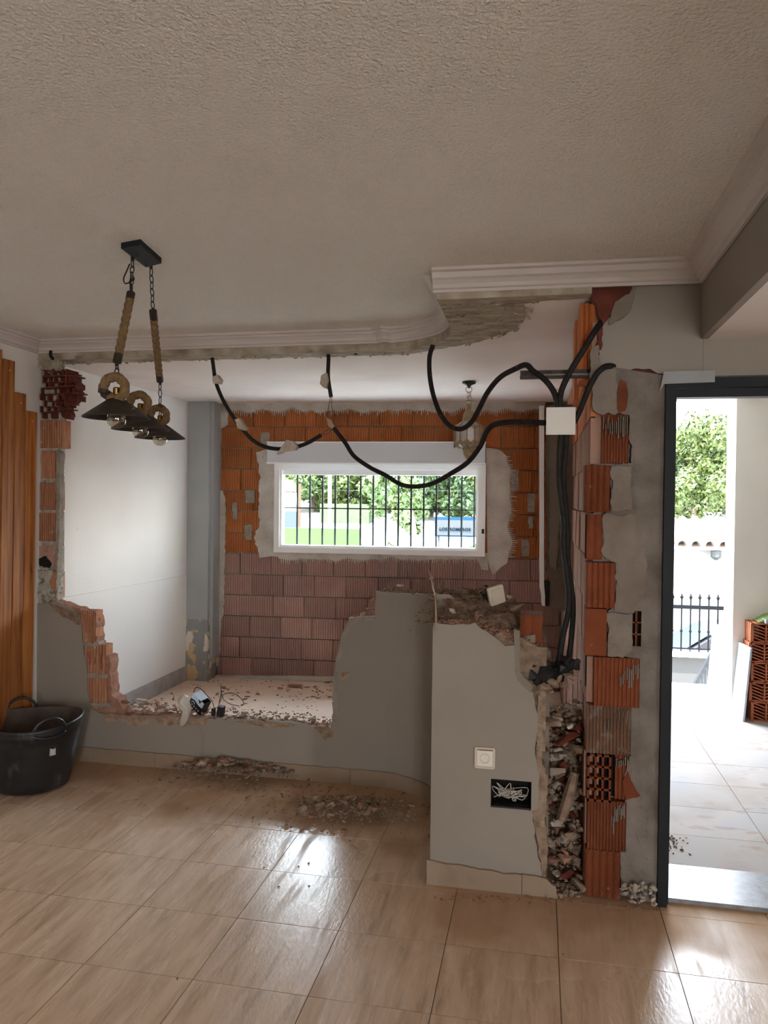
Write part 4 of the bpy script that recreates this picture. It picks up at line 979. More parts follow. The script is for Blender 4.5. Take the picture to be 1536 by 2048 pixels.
# ================================================================ LEFT WALL PLANKS
plank_top = [(3.86, 3.965, 2.50), (3.975, 4.075, 2.452), (4.082, 4.178, 2.272), (4.184, 4.282, 2.172)]
for k, (a, b, zt) in enumerate(plank_top):
    mb = MB(); lean = .035
    xs0, xs1 = XL+.001, XL+.024
    ver = []
    for (z, sh) in ((.0, -lean*1.2), (zt, 0)):
        ver += [(xs0, a+sh, z), (xs1, a+sh+.003, z), (xs1, b+sh-.003, z), (xs0, b+sh, z)]
    mb.add(ver, [(0, 3, 2, 1), (4, 5, 6, 7), (0, 1, 5, 4), (1, 2, 6, 5), (2, 3, 7, 6), (3, 0, 4, 7)])
    o = obj('wooden_plank', mb, 'wood')
    tag(o, ['brown plank at the picture edge, cut off by it, left of the tallest one', 'tallest brown knotty plank in full view against the left wall', 'middle brown plank of the stepped row on the left wall', 'shortest brown plank, nearest the torn partition scar'][k], 'plank', None)
    mbk = MB()
    for zz in (zt-.06,):
        mbk.box(xs1, xs1+.002, (a+b)/2-.003, (a+b)/2+.003, zz-.003, zz+.003)
    obj('nail', mbk, 'white_plastic', o)

# ================================================================ TUB
TB = Vector((-2.83, 3.90, 0))
tb = thing('rubble_tub', 'black dusty flexible rubber tub on the floor by the left wall', 'bucket', TB)
n = 48
def trim_r(z): return .20+.074*(z/.385)**.9
prof = [(.0, .004), (.185, .004), (.20, .012)]+[(trim_r(z), z) for z in (.06, .13, .2, .27, .335)]+[(trim_r(.335)+.007, .337), (trim_r(.345)+.007, .35), (trim_r(.37)+.003, .372), (trim_r(.385)+.004, .385), (trim_r(.385)-.004, .386)]
inn = [(trim_r(z)-.005, z) for z in (.385, .33, .25, .15, .05)]+[(.17, .016), (.0, .016)]
def oval(mb):
    mb.v = [(x*(1.02), y*.98, z+(.012*math.sin(math.atan2(y, x)*2+.6)*(z/.385)**3)) for x, y, z in mb.v]; return mb
obj('shell', oval(MB().lathe(prof, n, caps=False)), 'tub', tb, smooth=True)
obj('inner_lining', oval(MB().lathe(inn, n, caps=False)), 'tub_inner', tb, smooth=True)
for an in (-.62, PI-.75):
    pts = []
    for k in range(13):
        t = k/12; aa = an+(t-.5)*.62; rr_ = .278; pts.append((rr_*math.cos(aa)*1.02+.0, rr_*math.sin(aa)*.98, .375+.062*math.sin(PI*t)**.6))
    obj('handle', MB().tube(spline(pts, 2), .0085, 8), 'tub', tb, smooth=True)
    pts = [(p[0]*1.012, p[1]*1.012, .352-(.05*math.sin(PI*k/12)**.5)*0+(p[2]-.375)*-.35) for k, p in enumerate(pts)]
    obj('handle_rib', MB().tube(pts, .006, 6), 'tub', tb, smooth=True)
d = ray(105, 1503); 
tt = 3.9
for q_ in range(400):
    tt = 3.4+q_*.003; p = EYEV+d*tt; l = p-TB
    if math.hypot(l.x/1.02, l.y/.98) < trim_r(max(0, l.z))+.002: break
an = math.atan2(l.y, l.x); T = Matrix.Translation(l) @ Matrix.Rotation(an-PI/2+PI, 4, 'Z')
obj('barcode_label', MB().box(-.016, .016, -.003, .006, -.021, .021, T), 'label_print', tb)

# ================================================================ CONDUITS
def conduit(name, label, pts, r=.0128, corr=True, mname='conduit', group=None):
    path = spline(pts, 10); L = 0; cum = [0]
    for a, b in zip(path, path[1:]): L += (b-a).length; cum.append(L)
    N_ = int(L/.004); N_ = min(N_, 500); out = []; j = 0
    for k in range(N_+1):
        t = L*k/N_
        while j < len(cum)-2 and cum[j+1] < t: j += 1
        q = (t-cum[j])/max(1e-6, cum[j+1]-cum[j]); out.append(path[j].lerp(path[j+1], min(1, q)))
    rf = (lambda i, an: r*(1.0 if i % 2 else .90)) if corr else None
    o = obj(name, MB().tube(out, r, 8, rf=rf), mname, smooth=True)
    return tag(o, label, 'cable', group)
Yc = 4.40
def cy(*pp): return [onY(u, v, y) for u, v, y in pp]
conduit('conduit', 'black corrugated cable hanging leftmost from the torn ceiling strip', cy((421, 688, Yc), (427, 735, Yc), (432, 765, Yc), (446, 800, Yc), (465, 832, Yc), (482, 855, Yc), (505, 880, Yc), (532, 894, Yc), (562, 898, Yc), (592, 894, Yc), (617, 885, Yc), (642, 870, Yc)), .0125)
conduit('conduit', 'short black cable end dangling straight from the ceiling strip', cy((655, 686, Yc), (657, 715, Yc), (656, 750, Yc), (659, 775, Yc), (662, 794, Yc)), .0125)
conduit('conduit', 'long black cable sagging across the window up to the white box', cy((667, 856, Yc), (690, 885, Yc), (708, 912, Yc), (740, 935, Yc-.1), (770, 950, Yc-.2), (800, 968, Yc-.25), (830, 973, Yc-.3), (865, 967, Yc-.4), (900, 948, Yc-.5), (935, 925, Yc-.6), (960, 893, Yc-.7), (972, 866, Yc-.8), (985, 851, 3.55), (1010, 845, 3.48), (1050, 844, 3.40), (1092, 846, 3.34)), .013)
conduit('conduit', 'black cable looping from the ceiling past the lantern then over the steel bar', cy((866, 690, 4.1), (859, 715, 4.1), (860, 755, 4.08), (868, 795, 4.05), (882, 830, 4.0), (900, 852, 3.95), (922, 858, 3.9), (942, 845, 3.85), (957, 820, 3.8), (975, 785, 3.7), (1000, 755, 3.6), (1030, 738, 3.5), (1052, 730, 3.42), (1066, 742, 3.36), (1090, 760, 3.30), (1108, 785, 3.30), (1116, 816, 3.30)), .013)
conduit('conduit', 'black cable slanting from the broken brick under the cornice down to the white box', cy((1204, 643, 3.32), (1190, 662, 3.28), (1168, 698, 3.27), (1145, 735, 3.27), (1128, 768, 3.28), (1121, 790, 3.29), (1120, 816, 3.30)), .013)
conduit('conduit', 'black cable bending out of the pillar top into the white box side', cy((1228, 733, 3.32), (1212, 733, 3.28), (1196, 745, 3.27), (1182, 768, 3.28), (1170, 795, 3.29), (1160, 820, 3.3), (1148, 845, 3.31)), .013)
conduit('conduit', 'left one of two black cables running down from the white box', cy((1122, 868, 3.31), (1119, 905, 3.32), (1118, 960, 3.33), (1124, 1010, 3.33), (1128, 1050, 3.33), (1127, 1090, 3.34), (1134, 1150, 3.34), (1138, 1190, 3.34), (1136, 1225, 3.34), (1126, 1270, 3.34), (1118, 1320, 3.34), (1112, 1340, 3.36)), .0135)
conduit('conduit', 'right one of two black cables running down from the white box', cy((1133, 868, 3.33), (1130, 910, 3.35), (1127, 960, 3.36), (1132, 1020, 3.36), (1135, 1070, 3.36), (1134, 1110, 3.37), (1142, 1170, 3.37), (1146, 1215, 3.37), (1144, 1260, 3.37), (1138, 1310, 3.37), (1130, 1335, 3.37)), .0125)
conduit('conduit', 'short black stub poking from the ceiling strip right of the dangling end', cy((710, 686, Yc), (711, 700, Yc), (712, 709, Yc)), .011)
conduit('conduit', 'small dark stub at the top of the torn scar by the left cornice', cy((103, 697, YS-.03), (101, 710, YS-.04), (106, 718, YS-.05)), .010)
# plaster lumps stuck on the leftmost cable
rl = random.Random(9)
for k, (pp, lb, yy) in enumerate([([(427, 754), (436, 750), (443, 760), (440, 768), (428, 767)], 'small white plaster lump highest on the leftmost hanging cable', Yc-.02),
    ([(472, 840), (480, 837), (493, 856), (489, 861), (478, 858)], 'white plaster lump halfway down the leftmost hanging cable', Yc-.02),
    ([(555, 909), (575, 880), (588, 884), (597, 893), (592, 900), (570, 903)], 'large white wedge shaped plaster piece on the leftmost cable bottom', Yc-.02),
    ([(641, 768), (644, 752), (654, 746), (657, 760), (654, 777), (648, 776)], 'white plaster lump on the short dangling cable end', Yc-.02)]):
    o = slab('plaster_lump', jag([(*onY(u, v, yy).xz, .003) for u, v in pp], .01, 300+k), -.02, .03, mY(yy), 'rubble_white', rough=.012)
    tag(o, lb, 'plaster lump')
# frayed wires
def wires(label, groups, r=.0016, mname='wire_dark'):
    mb = MB()
    for g in groups: mb.tube(spline(g, 6), r, 5)
    return tag(obj('bare_wire', mb, mname), label, 'wire')
wires('thin bare wires linking the dangling cable end to the sagging cable', [cy((661, 794, Yc), (657, 815, Yc), (655, 835, Yc), (659, 850, Yc)), cy((663, 794, Yc), (664, 815, Yc), (669, 832, Yc), (664, 852, Yc)), cy((642, 870, Yc), (652, 862, Yc), (660, 858, Yc)), cy((642, 869, Yc), (655, 868, Yc), (664, 858, Yc))])
o = slab('tape_scrap', jag([(*onY(u, v, Yc).xz, .002) for u, v in [(651, 833), (656, 837), (663, 840), (668, 852), (664, 857), (657, 852), (655, 842)]], .01, 320), -.008, .01, mY(Yc), 'wire_tan')
tag(o, 'tan scrap of tape where the bare wires meet above the window', 'tape')
wires('pale splinter hanging from the torn ceiling strip beside the leftmost cable', [cy((462, 688, Yc), (458, 700, Yc), (454, 715, Yc))], .003, 'rubble_white')
# junction box
a = onY(1092, 870, 3.30); b = onY(1151, 815, 3.30)
jb = thing('junction_box', 'white square junction box hanging in front of the brick pillar', 'junction box')
obj('cover', MB().box(a.x, b.x, 3.285, 3.292, a.z, b.z), 'plaster_clean', jb)
obj('body', MB().box(a.x+.006, b.x-.006, 3.292, 3.34, a.z+.006, b.z-.006), 'black_plastic', jb)
# black box cluster at cable feet
cb = thing('electrical_box', 'torn black electrical box crusted with plaster at the feet of the two cables', 'electrical box', onY(1108, 1350, 3.33))
rr = random.Random(44); mb = MB(); mb2 = MB()
for (u, v, s_) in [(1075, 1350, .035), (1090, 1345, .04), (1105, 1340, .035), (1125, 1335, .035), (1142, 1330, .028), (1080, 1365, .03), (1070, 1330, .02), (1095, 1330, .025), (1150, 1325, .02), (1072, 1340, .03), (1112, 1350, .04), (1130, 1325, .03)]:
    put_rock(mb, onY(u, v, 3.31)-cb.location, s_*1.8, rr, 1.2)
for (u, v, s_) in [(1090, 1375, .03), (1105, 1365, .03), (1120, 1357, .028), (1140, 1352, .03), (1100, 1385, .02), (1148, 1345, .022), (1128, 1368, .022)]:
    put_rock(mb2, onY(u, v, 3.28)-cb.location, s_*1.25, rr)
obj('box', mb, 'black_plastic', cb); obj('plaster_crust', mb2, 'rubble', cb)
for k in range(3):
    p = onY(1128+k*7, 1345, 3.30)-cb.location; obj('ring_shard', MB().tube([(p.x+.012*math.cos(t*.5), p.y, p.z+.014*math.sin(t*.5)) for t in range(9)], .003, 5), 'rubble_white', cb)
p0 = onY(1048, 1328, 3.31); p1 = onY(1080, 1340, 3.31)
obj('stub_pipe', MB().tube([p0-cb.location, p1-cb.location], .013, 8), 'black_plastic', cb)

# ================================================================ SOCKETS ETC
p = onY(970, 1515, YC); so = thing('wall_socket', 'beige dusty single power socket on the white wall stub', 'socket', (p.x, YC, p.z))
def rrect(w, h, r, n=4):
    out = []
    for cx, cz, a0 in ((w-r, h-r, 0), (-w+r, h-r, PI/2), (-w+r, -h+r, PI), (w-r, -h+r, 1.5*PI)):
        for k in range(n+1): a_ = a0+k/n*PI/2; out.append((cx+r*math.cos(a_), cz+r*math.sin(a_)))
    return out
slab('plate', rrect(.043, .045, .010), -.010, 0, mY(0), 'cream_plastic', so)
slab('inner_plate', rrect(.032, .034, .004), -.013, -.010, mY(0), 'white_plastic', so)
mb = MB(); z_ = -.036
mb.box(-.034, .034, -.0115, -.0105, .0345, .0365).box(-.034, .034, -.0115, -.0105, -.0365, -.0345)
obj('groove', mb, 'wire_tan', so)
T = Matrix.Rotation(PI/2, 4, 'X')
obj('well', MB().lathe([(.0205, .0), (.0205, .016), (.018, .016), (.0175, .004), (.0, .004)], 20, T=T, caps=False), 'cream_plastic', so, smooth=False)
obj('pin_hole', MB().lathe([(.0, .005), (.0028, .005)], 8, c=(-.0095, 0, 0), T=T, caps=False), 'dark_hole', so)
obj('pin_hole', MB().lathe([(.0, .005), (.0028, .005)], 8, c=(.0095, 0, 0), T=T, caps=False), 'dark_hole', so)
obj('dust_ledge', MB().box(-.033, .033, -.016, -.010, .033, .037), 'rubble', so)
# wires in the recess
rr = random.Random(55); mb = MB()
for k in range(9):
    g = []; x_ = rr.uniform(h0+.03, h1-.03)
    for q_ in range(6):
        g.append((min(h1-.01, max(h0+.01, x_+rr.uniform(-.06, .06))), YC+rr.uniform(.02, .08), hz0_+.02+rr.random()*(hz1_-hz0_-.04)*(1-q_*.1)))
    mb.tube(spline(g, 6), .0018, 5)
tag(obj('tangled_wire', mb, 'wire_white'), 'tangle of white wires in the dark recess under the socket', 'wire')
# blank plate outline & scratch
mbk = MB(); a = onY(915, 1550, YC); b = onY(962, 1557, YC)
mbk.add([(a.x, YC-.002, a.z+.003), (b.x, YC-.002, b.z+.001), (b.x, YC-.002, b.z-.001), (a.x, YC-.002, a.z-.003), (a.x, YC, a.z+.003), (b.x, YC, b.z+.001), (b.x, YC, b.z-.001), (a.x, YC, a.z-.003)], [(0, 3, 2, 1), (0, 1, 5, 4), (2, 3, 7, 6), (1, 2, 6, 5), (3, 0, 4, 7)])
obj('scratch', mbk, 'wire_tan', lw)
# switch on top of the stub
p = onY(992, 1190, 3.62); sw = thing('wall_switch', 'loose cream light switch with its black back box on top of the wall stub', 'switch', p)
T = Matrix.Rotation(-.30, 4, 'Y') @ Matrix.Rotation(.5, 4, 'Z') @ Matrix.Rotation(.25, 4, 'X')
def slabT(name, ol_, d0, d1, mname, parent, T):
    return slab(name, ol_, d0, d1, lambda s, z, d: (T @ Vector((s, d, z))), mname, parent)
slabT('frame', rrect(.040, .044, .009), -.008, .006, 'cream_plastic', sw, T)
slabT('rocker', rrect(.027, .030, .004), -.012, -.008, 'cream_plastic', sw, T)
slabT('back_box', rrect(.032, .032, .004), .006, .045, 'black_plastic', sw, T)
mb = MB(); rr = random.Random(3)
for (u, v, s_) in [(975, 1180, .022), (968, 1192, .022), (978, 1196, .024), (972, 1172, .014), (984, 1204, .018), (962, 1184, .012)]:
    put_rock(mb, onY(u, v, 3.66)-p, s_, rr)
obj('torn_box', mb, 'black_plastic', sw)
# rod / wire sticking up at the corner
wires('twisted tan wire sticking up at the corner of the wall stub', [cy((857, 1139, 3.9), (862, 1152, 3.9), (866, 1175, 3.7), (871, 1200, 3.3), (872, 1262, 3.26))], .0035, 'wire_tan')
tag(obj('wire_knot', MB().lathe([(.0, -.016), (.012, -.006), (.010, .008), (0, .014)], 8, c=onY(863, 1156, 3.88), caps=False), 'rubble'), 'small mortar knot on the tan wire above the wall stub', 'mortar lump')

# ================================================================ debris items on low wall
q = onY(400, 1405, YP+.05)
bx = thing('broken_box', 'tilted black electrical box with bluish film on the low wall rubble', 'electrical box', q)
T = Matrix.Rotation(.62, 4, 'Y') @ Matrix.Rotation(-.25, 4, 'Z') @ Matrix.Rotation(.35, 4, 'X')
mb = MB()
mb.box(-.052, .052, -.03, -.026, -.045, .045, T).box(-.052, .052, .026, .03, -.045, .045, T).box(-.052, -.048, -.03, .03, -.045, .045, T).box(.048, .052, -.03, .03, -.045, .045, T).box(-.052, .052, -.03, .03, -.045, -.041, T)
obj('box', mb, 'black_plastic', bx)
ol = [(-.050, .010), (-.02, .018), (.02, .008), (.051, .012), (.051, .052), (.03, .052), (.022, .020), (.0, .045), (-.01, .052), (-.05, .052)]
slabT('film', ol, -.033, -.0305, 'film', bx, T)
obj('film_flap', MB().box(-.05, .02, -.03, .03, .044, .047, T), 'film', bx)
for k in range(4): obj('slot', MB().box(.028-.02*k, .036-.02*k, -.032, -.0305, -.03, -.022, T), 'film', bx)
obj('arc_mark', MB().tube([T @ Vector((-.025+.012*math.cos(t*.5), -.0315, -.012+.012*math.sin(t*.5))) for t in range(8)], .002, 5), 'film', bx)
wires('thin black wire arching over the tilted black box', [cy((387, 1398, YP+.03), (388, 1382, YP+.04), (393, 1375, YP+.05), (402, 1378, YP+.05), (415, 1392, YP+.04), (424, 1402, YP+.03), (429, 1418, YP+.03))], .0022)
wires('thin brown wire looping over the back room floor edge', [cy((436, 1420, YP+.05), (439, 1402, YP+.05), (443, 1384, YP+.06), (442, 1382, YP+.06), (447, 1398, YP+.10), (460, 1408, YP+.14), (478, 1412, YP+.15)), cy((440, 1405, YP+.05), (446, 1390, YP+.08), (458, 1386, YP+.12), (474, 1390, YP+.15), (486, 1402, YP+.15), (487, 1410, YP+.12))], .0022)
p = onY(442, 1422, YP+.02)
tag(obj('plug', MB().box(-.018, .018, -.02, .02, -.03, .03, Matrix.Translation(p) @ Matrix.Rotation(.12, 4, 'Y')), 'black_plastic'), 'small dark grey block with wires beside the tilted black box', 'plug')
p = onY(427, 1424, YP+.0)
tag(obj('plug', MB().box(-.010, .010, -.01, .01, -.022, .022, Matrix.Translation(p)), 'black_plastic'), 'narrow black clip between tilted box and grey block', 'plug')
# plastic bag
rr = random.Random(12); mb = MB(); n1, n2 = 12, 14; bagp = [(372, 1392, .02), (368, 1402, .03), (370, 1412, .028), (374, 1420, .022), (371, 1430, .022), (366, 1442, .020), (362, 1452, .012)]
c = [onY(u, v, YP-.01) for u, v, _ in bagp]; cs = spline(c, 2); rads = []
for k in range(len(cs)):
    t = k/(len(cs)-1)*(len(bagp)-1); i = min(int(t), len(bagp)-2); rads.append(bagp[i][2]+(bagp[i+1][2]-bagp[i][2])*(t-i))
mb.tube(cs, .02, 18, rf=lambda i, an: rads[i]*(1+.35*math.sin(an*4+i*.7)+.15*math.sin(an*9+i)))
tag(obj('plastic_bag', mb, 'bag', smooth=True), 'crumpled clear plastic bag hanging over the low wall edge', 'bag')
wires('thin tan cord hanging down the low wall below the plastic bag', [cy((380, 1430, YP-.006), (392, 1446, YP-.005), (402, 1462, YP-.005), (407, 1470, YP-.006), (406, 1490, YP-.006), (404, 1508, YP-.006))], .0016, 'wire_tan')

# ================================================================ PENDANT LAMP
pn = thing('pendant_lamp', 'three cone rope pendant lamp with chains under the ceiling', 'ceiling lamp', (-1.58, 2.86, ZC))
def L_(p): return Vector(p)-Vector(pn.location)
cc = [onZ(242, 497, ZC-.022), onZ(281, 490, ZC-.022), onZ(323, 527, ZC-.022), onZ(292, 535, ZC-.022)]
mb = MB(); v = [L_(q) for q in cc]+[L_(q)+Vector((0, 0, .022)) for q in cc]
mb.add(v, [(0, 1, 2, 3), (4, 7, 6, 5), (0, 4, 5, 1), (1, 5, 6, 2), (2, 6, 7, 3), (3, 7, 4, 0)])
can = obj('canopy', mb, 'black_frame', pn)
for (u, v_) in [(274, 510), (292, 527)]:
    p = L_(onZ(u, v_, ZC-.024)); obj('canopy_screw', MB().lathe([(.006, -.012), (.006, 0)], 8, c=p), 'black_metal', can)
LD = [(233, 840, 2.85), (281, 863, 3.33), (320, 871, 3.80)]
LC = [atD(u, v_, d_) for u, v_, d_ in LD]
zr = sum(p.z for p in LC)/3; LC = [Vector((p.x, p.y, zr)) for p in LC]
axis = (LC[2]-LC[0]).normalized(); perp = Vector((axis.y, -axis.x, 0))
def chain(name, a, b, nl, r=.0022, w=.0085):
    mb = MB(); a = Vector(a); b = Vector(b); d = (b-a); L = d.length; d.normalize(); sd = d.cross(Vector((0, 1, 0))).normalized(); sd2 = d.cross(sd)
    ll = L/nl*.5+.0035
    for i in range(nl):
        c_ = a+d*L*(i+.5)/nl; q = sd if i % 2 else sd2; pts = []
        for k in range(14):
            t = 2*PI*k/14; e = math.cos(t); pts.append(c_+d*(ll*abs(math.sin(t))**.8*(1 if math.sin(t) > 0 else -1))+q*w*e)
        mb.tube(pts, r, 5, closed=True)
    return obj(name, mb, 'black_metal', pn, smooth=True)
def rope_tube(pts, r, turns_per_m=30, n=18, strands=3):
    path = spline(pts, 12); L = 0; cum = [0]
    for a, b in zip(path, path[1:]): L += (b-a).length; cum.append(L)
    M_ = max(20, int(L/.003)); out = []; j = 0
    for k in range(M_+1):
        t = L*k/M_
        while j < len(cum)-2 and cum[j+1] < t: j += 1
        out.append(path[j].lerp(path[j+1], min(1, (t-cum[j])/max(1e-6, cum[j+1]-cum[j]))))
    return MB().tube(out, r, n, rf=lambda i, an: r*(.78+.26*abs(math.cos((an+i*L/M_*turns_per_m*2*PI/strands*1.0)*strands/2))))
def seg(a, b, t): return Vector(a).lerp(Vector(b), t)
hangers = [((265, 522), (262, 586), (234, 724), (231, 752), 3.02, LC[0], 2.86), ((302, 538), (306, 622), (320, 762), (322, 788), 3.16, LC[2], 3.72)]
for k, (pa, pb, pc, pd, d0_, lc, d1_) in enumerate(hangers):
    A = L_(onZ(*pa, ZC-.03)); da = (A+Vector(pn.location)-EYEV).dot(fw)
    E = L_(atD(*pd, d1_))
    dB = da+(d1_-da)*.28; dC = da+(d1_-da)*.88
    B = L_(atD(*pb, dB)); Cc = L_(atD(*pc, dC))
    obj('canopy_hook', MB().tube([A+Vector((0, 0, .03)), A], .007, 8), 'black_metal', pn)
    chain('chain', A, seg(A, B, .93), 5 if k == 0 else 6)
    obj('end_cap', MB().tube([seg(A, B, .93), B], .006, 8).tube([B, seg(B, Cc, .1)], .0165, 14), 'bronze', pn)
    obj('rope_sleeve', rope_tube([seg(B, Cc, .1), seg(B, Cc, .5), seg(B, Cc, .9)], .0165), 'rope', pn, smooth=True)
    obj('end_cap', MB().tube([seg(B, Cc, .9), Cc], .0165, 14).tube([Cc, seg(Cc, E, .25)], .006, 8), 'bronze', pn)
    top_ = E
    if k == 0:
        obj('wire_loop', MB().tube(spline([seg(A, B, .1)+Vector((-.012, 0, 0)), seg(A, B, .35)+Vector((-.018, -.01, 0)), seg(A, B, .55)+Vector((-.035, 0, 0)), seg(A, B, .75)+Vector((-.012, -.02, 0)), seg(A, B, .6)+Vector((.016, -.01, 0)), seg(A, B, .45)+Vector((-.01, .01, 0)), seg(A, B, .9)], 6), .003, 6), 'black_metal', pn)
    tgt = L_(lc)+Vector((0, 0, .145)) if k == 0 else L_(lc)+Vector((0, 0, .10))
    chain('chain', seg(Cc, E, .1), tgt, 3 if k == 0 else 5)
for k, lc in enumerate(LC):
    c = L_(lc); ls_ = obj('lamp_shade', MB().lathe([(.020, .076), (.024, .074), (.121, .004), (.122, 0), (.119, 0), (.022, .068), (.0, .070)], 40, c=c, caps=False), 'bronze', pn, smooth=False)
    obj('shade_inside', MB().lathe([(.118, .0005), (.022, .0675)], 40, c=c, caps=False), 'shade_inner', ls_)
    obj('bulb_holder', MB().lathe([(.018, .03), (.018, .069), (.0, .069)], 14, c=c, caps=False), 'black_metal', ls_)
    prof = [(.013, .045), (.015, .030)]
    for a in range(9): t = a/8*PI*.80+.55; prof.append((.036*math.sin(t) if a < 8 else 0.0001, -.002+.036*math.cos(t)))
    obj('light_bulb', MB().lathe(prof, 20, c=c, caps=False), 'bulb_glass', ls_, smooth=True)
    mbk = MB()
    for w in (-.008, 0, .008): mbk.tube([c+Vector((w, 0, .02)), c+Vector((w*1.2, 0, -.016))], .0012, 5)
    obj('filament', mbk, 'brass', ls_)
    # rope curl above the shade
    R_ = .040; cz = c+Vector((0, 0, .108))-fw*.02; e1 = (RT*.85+fw*-.2).normalized(); e1.z = 0; e1.normalize(); e2 = Vector((0, 0, 1)); e3 = e1.cross(e2)
    pts = []
    for q_ in range(15):
        t = -2.3+q_/14*5.6
        pts.append(cz+e1*(R_*math.cos(t)-.0)+e2*(R_*math.sin(t))+e3*(.022*(q_/14-.5)))
    pts = [c+Vector((0, 0, .088))+e1*-.035*(1 if k == 0 else .3)]+pts if False else pts
    obj('rope_loop', rope_tube(pts, .0185), 'rope', pn, smooth=True)
    e_ = pts[0]; dr = (pts[0]-pts[1]).normalized(); obj('end_cap', MB().tube([e_, e_+dr*.03], .0185, 12).tube([e_+dr*.03, e_+dr*.042], .012, 10), 'bronze', pn)
    e_ = pts[-1]; dr = (pts[-1]-pts[-2]).normalized(); obj('end_cap', MB().tube([e_, e_+dr*.012], .0185, 12), 'bronze', pn)
    obj('brass_holder', MB().lathe([(.012, .078), (.013, .082), (.013, .110), (.010, .114)], 14, c=c+e3*.0), 'brass', pn)

# ================================================================ LANTERN
pL = onZ(938, 764, ZB); ln = thing('moroccan_lantern', 'brass and glass faceted lantern hanging in the back room before the window', 'lantern', (pL.x, pL.y, ZB))
dep = (pL-EYEV).dot(fw); k_ = dep/F
def zz(v): return -(v-764)*k_
obj('ceiling_rose', MB().lathe([(.05, 0), (.048, -.012), (.02, -.024), (.010, -.036), (.006, -.045)], 20), 'black_metal', ln, smooth=True)
mb = MB()
mb.tube([(.022*math.cos(t*PI/8), 0, zz(779)+.022*math.sin(t*PI/8)) for t in range(16)], .003, 5, closed=True)
mb.tube([(.010+.004*math.cos(t*PI/8), 0, zz(788)+.02*math.sin(t*PI/8)) for t in range(16)], .002, 5, closed=True)
mb.tube([(-.006+.006*math.cos(t*PI/8), 0, zz(790)+.026*math.sin(t*PI/8)) for t in range(16)], .002, 5, closed=True)
mb.tube([(.006+.014*math.cos(t*PI/8), 0, zz(796)+.016*math.sin(t*PI/8)) for t in range(16)], .002, 5, closed=True)
mb.tube([(-.018, 0, zz(808)), (-.018, 0, zz(801)), (.018, 0, zz(801)), (.018, 0, zz(808))], .003, 5)
obj('chain', mb, 'lantern_metal', ln)
obj('neck', MB().lathe([(.019, zz(820)), (.018, zz(808))], 12), 'lantern_metal', ln)
obj('dome', MB().lathe([(.042, zz(842)), (.043, zz(836)), (.036, zz(827)), (.022, zz(820))], 16), 'lantern_metal', ln)
mb = MB(); mg = MB(); mt_ = MB(); n = 12; R_ = .103
for j in range(n):
    a0 = 2*PI*j/n; a1 = 2*PI*(j+1)/n; am = (a0+a1)/2
    star = R_ if j % 2 else R_*.93
    def pt(r, a, z): return Vector((r*math.cos(a), r*math.sin(a), z))
    zt, zb = zz(852), zz(889)
    mb.tube([pt(R_, a0, zt), pt(R_, a0, zb)], .0045, 5)
    mb.tube([pt(.045, a0, zz(842)), pt(R_, a0, zt)], .0035, 5)
    mb.tube([pt(R_, a0, zb), pt(.048, a0, zz(896))], .0035, 5)
    mg.add([pt(R_-.003, a0, zt), pt(R_-.003, a1, zt), pt(R_-.003, a1, zb), pt(R_-.003, a0, zb)], [(0, 1, 2, 3)])
    mg.add([pt(.045, a0, zz(842)), pt(.045, a1, zz(842)), pt(R_-.003, a1, zt), pt(R_-.003, a0, zt)], [(0, 1, 2, 3)])
    mg.add([pt(R_-.003, a0, zb), pt(R_-.003, a1, zb), pt(.048, a1, zz(896)), pt(.048, a0, zz(896))], [(0, 1, 2, 3)])
    # pierced gussets top and bottom
    for (z0_, s_) in ((zt, -1), (zb, 1)):
        mt_.add([pt(R_+.001, a0, z0_), pt(R_+.001, a1, z0_), pt(R_+.001, a1, z0_+s_*.035), pt(R_+.0005, am, z0_+s_*.012), pt(R_+.001, a0, z0_+s_*.035)], [(0, 3, 4), (0, 1, 3), (1, 2, 3)])
    mt_.add([pt(R_+.004, a0, zb), pt(R_+.004, a1, zb), pt(R_+.004, am, zb-.028)], [(0, 1, 2)])
obj('frame_bars', mb, 'lantern_metal', ln); obj('glass_panels', mg, 'lantern_glass', ln); obj('pierced_trim', mt_, 'lantern_metal', ln)
obj('bottom_bowl', MB().lathe([(.0, zz(921)), (.018, zz(918)), (.040, zz(909)), (.050, zz(898)), (.048, zz(894))], 16, caps=False), 'lantern_metal', ln)

# ================================================================ PORCH
pf = obj('floor_porch', MB().box(.5, 3.3, 3.645, 7.3, -.3, -.006), 'ext_grey', kind='structure')
pm = MB().box(.0015, .6085, .0015, .378, -.012, 0).mesh('tile'); pm.materials.append(MAT['porch_tile'])
for i in range(5):
    for j in range(10):
        o = bpy.data.objects.new('tile', pm); C.objects.link(o); o.parent = pf; o.location = (.5+.61*i-(.0), 3.5+.38*j+.145, 0)
        if .5+.61*(i+1) > 3.6: o.location.x = 2.7
cp = obj('ceiling_porch', MB().box(.48, 3.4, 3.56, 6.82, 2.5, 2.9), 'ext_white', kind='structure')
obj('porch_light_blocker', MB().box(3.3, 3.45, 3.4, 6.8, -.3, 2.6), 'ext_grey', kind='structure')  # unseen wall added to cut the daylight on the porch
pw = obj('column_porch', MB().box(1.515, 3.4, 6.5, 6.8, -.3, 2.5), 'ext_grey', kind='structure')
# roof over the house, keeps the sky out
obj('terrace_rear', MB().box(-6, 6, -12, -4.1, -.2, -.02), 'ext_grey', kind='structure')
obj('roof_slab', MB().box(-3.6, 3.5, -8.6, 7.0, 2.92, 3.1), 'ext_white', kind='structure')  # unseen rear overhang added to keep sun out of the back opening
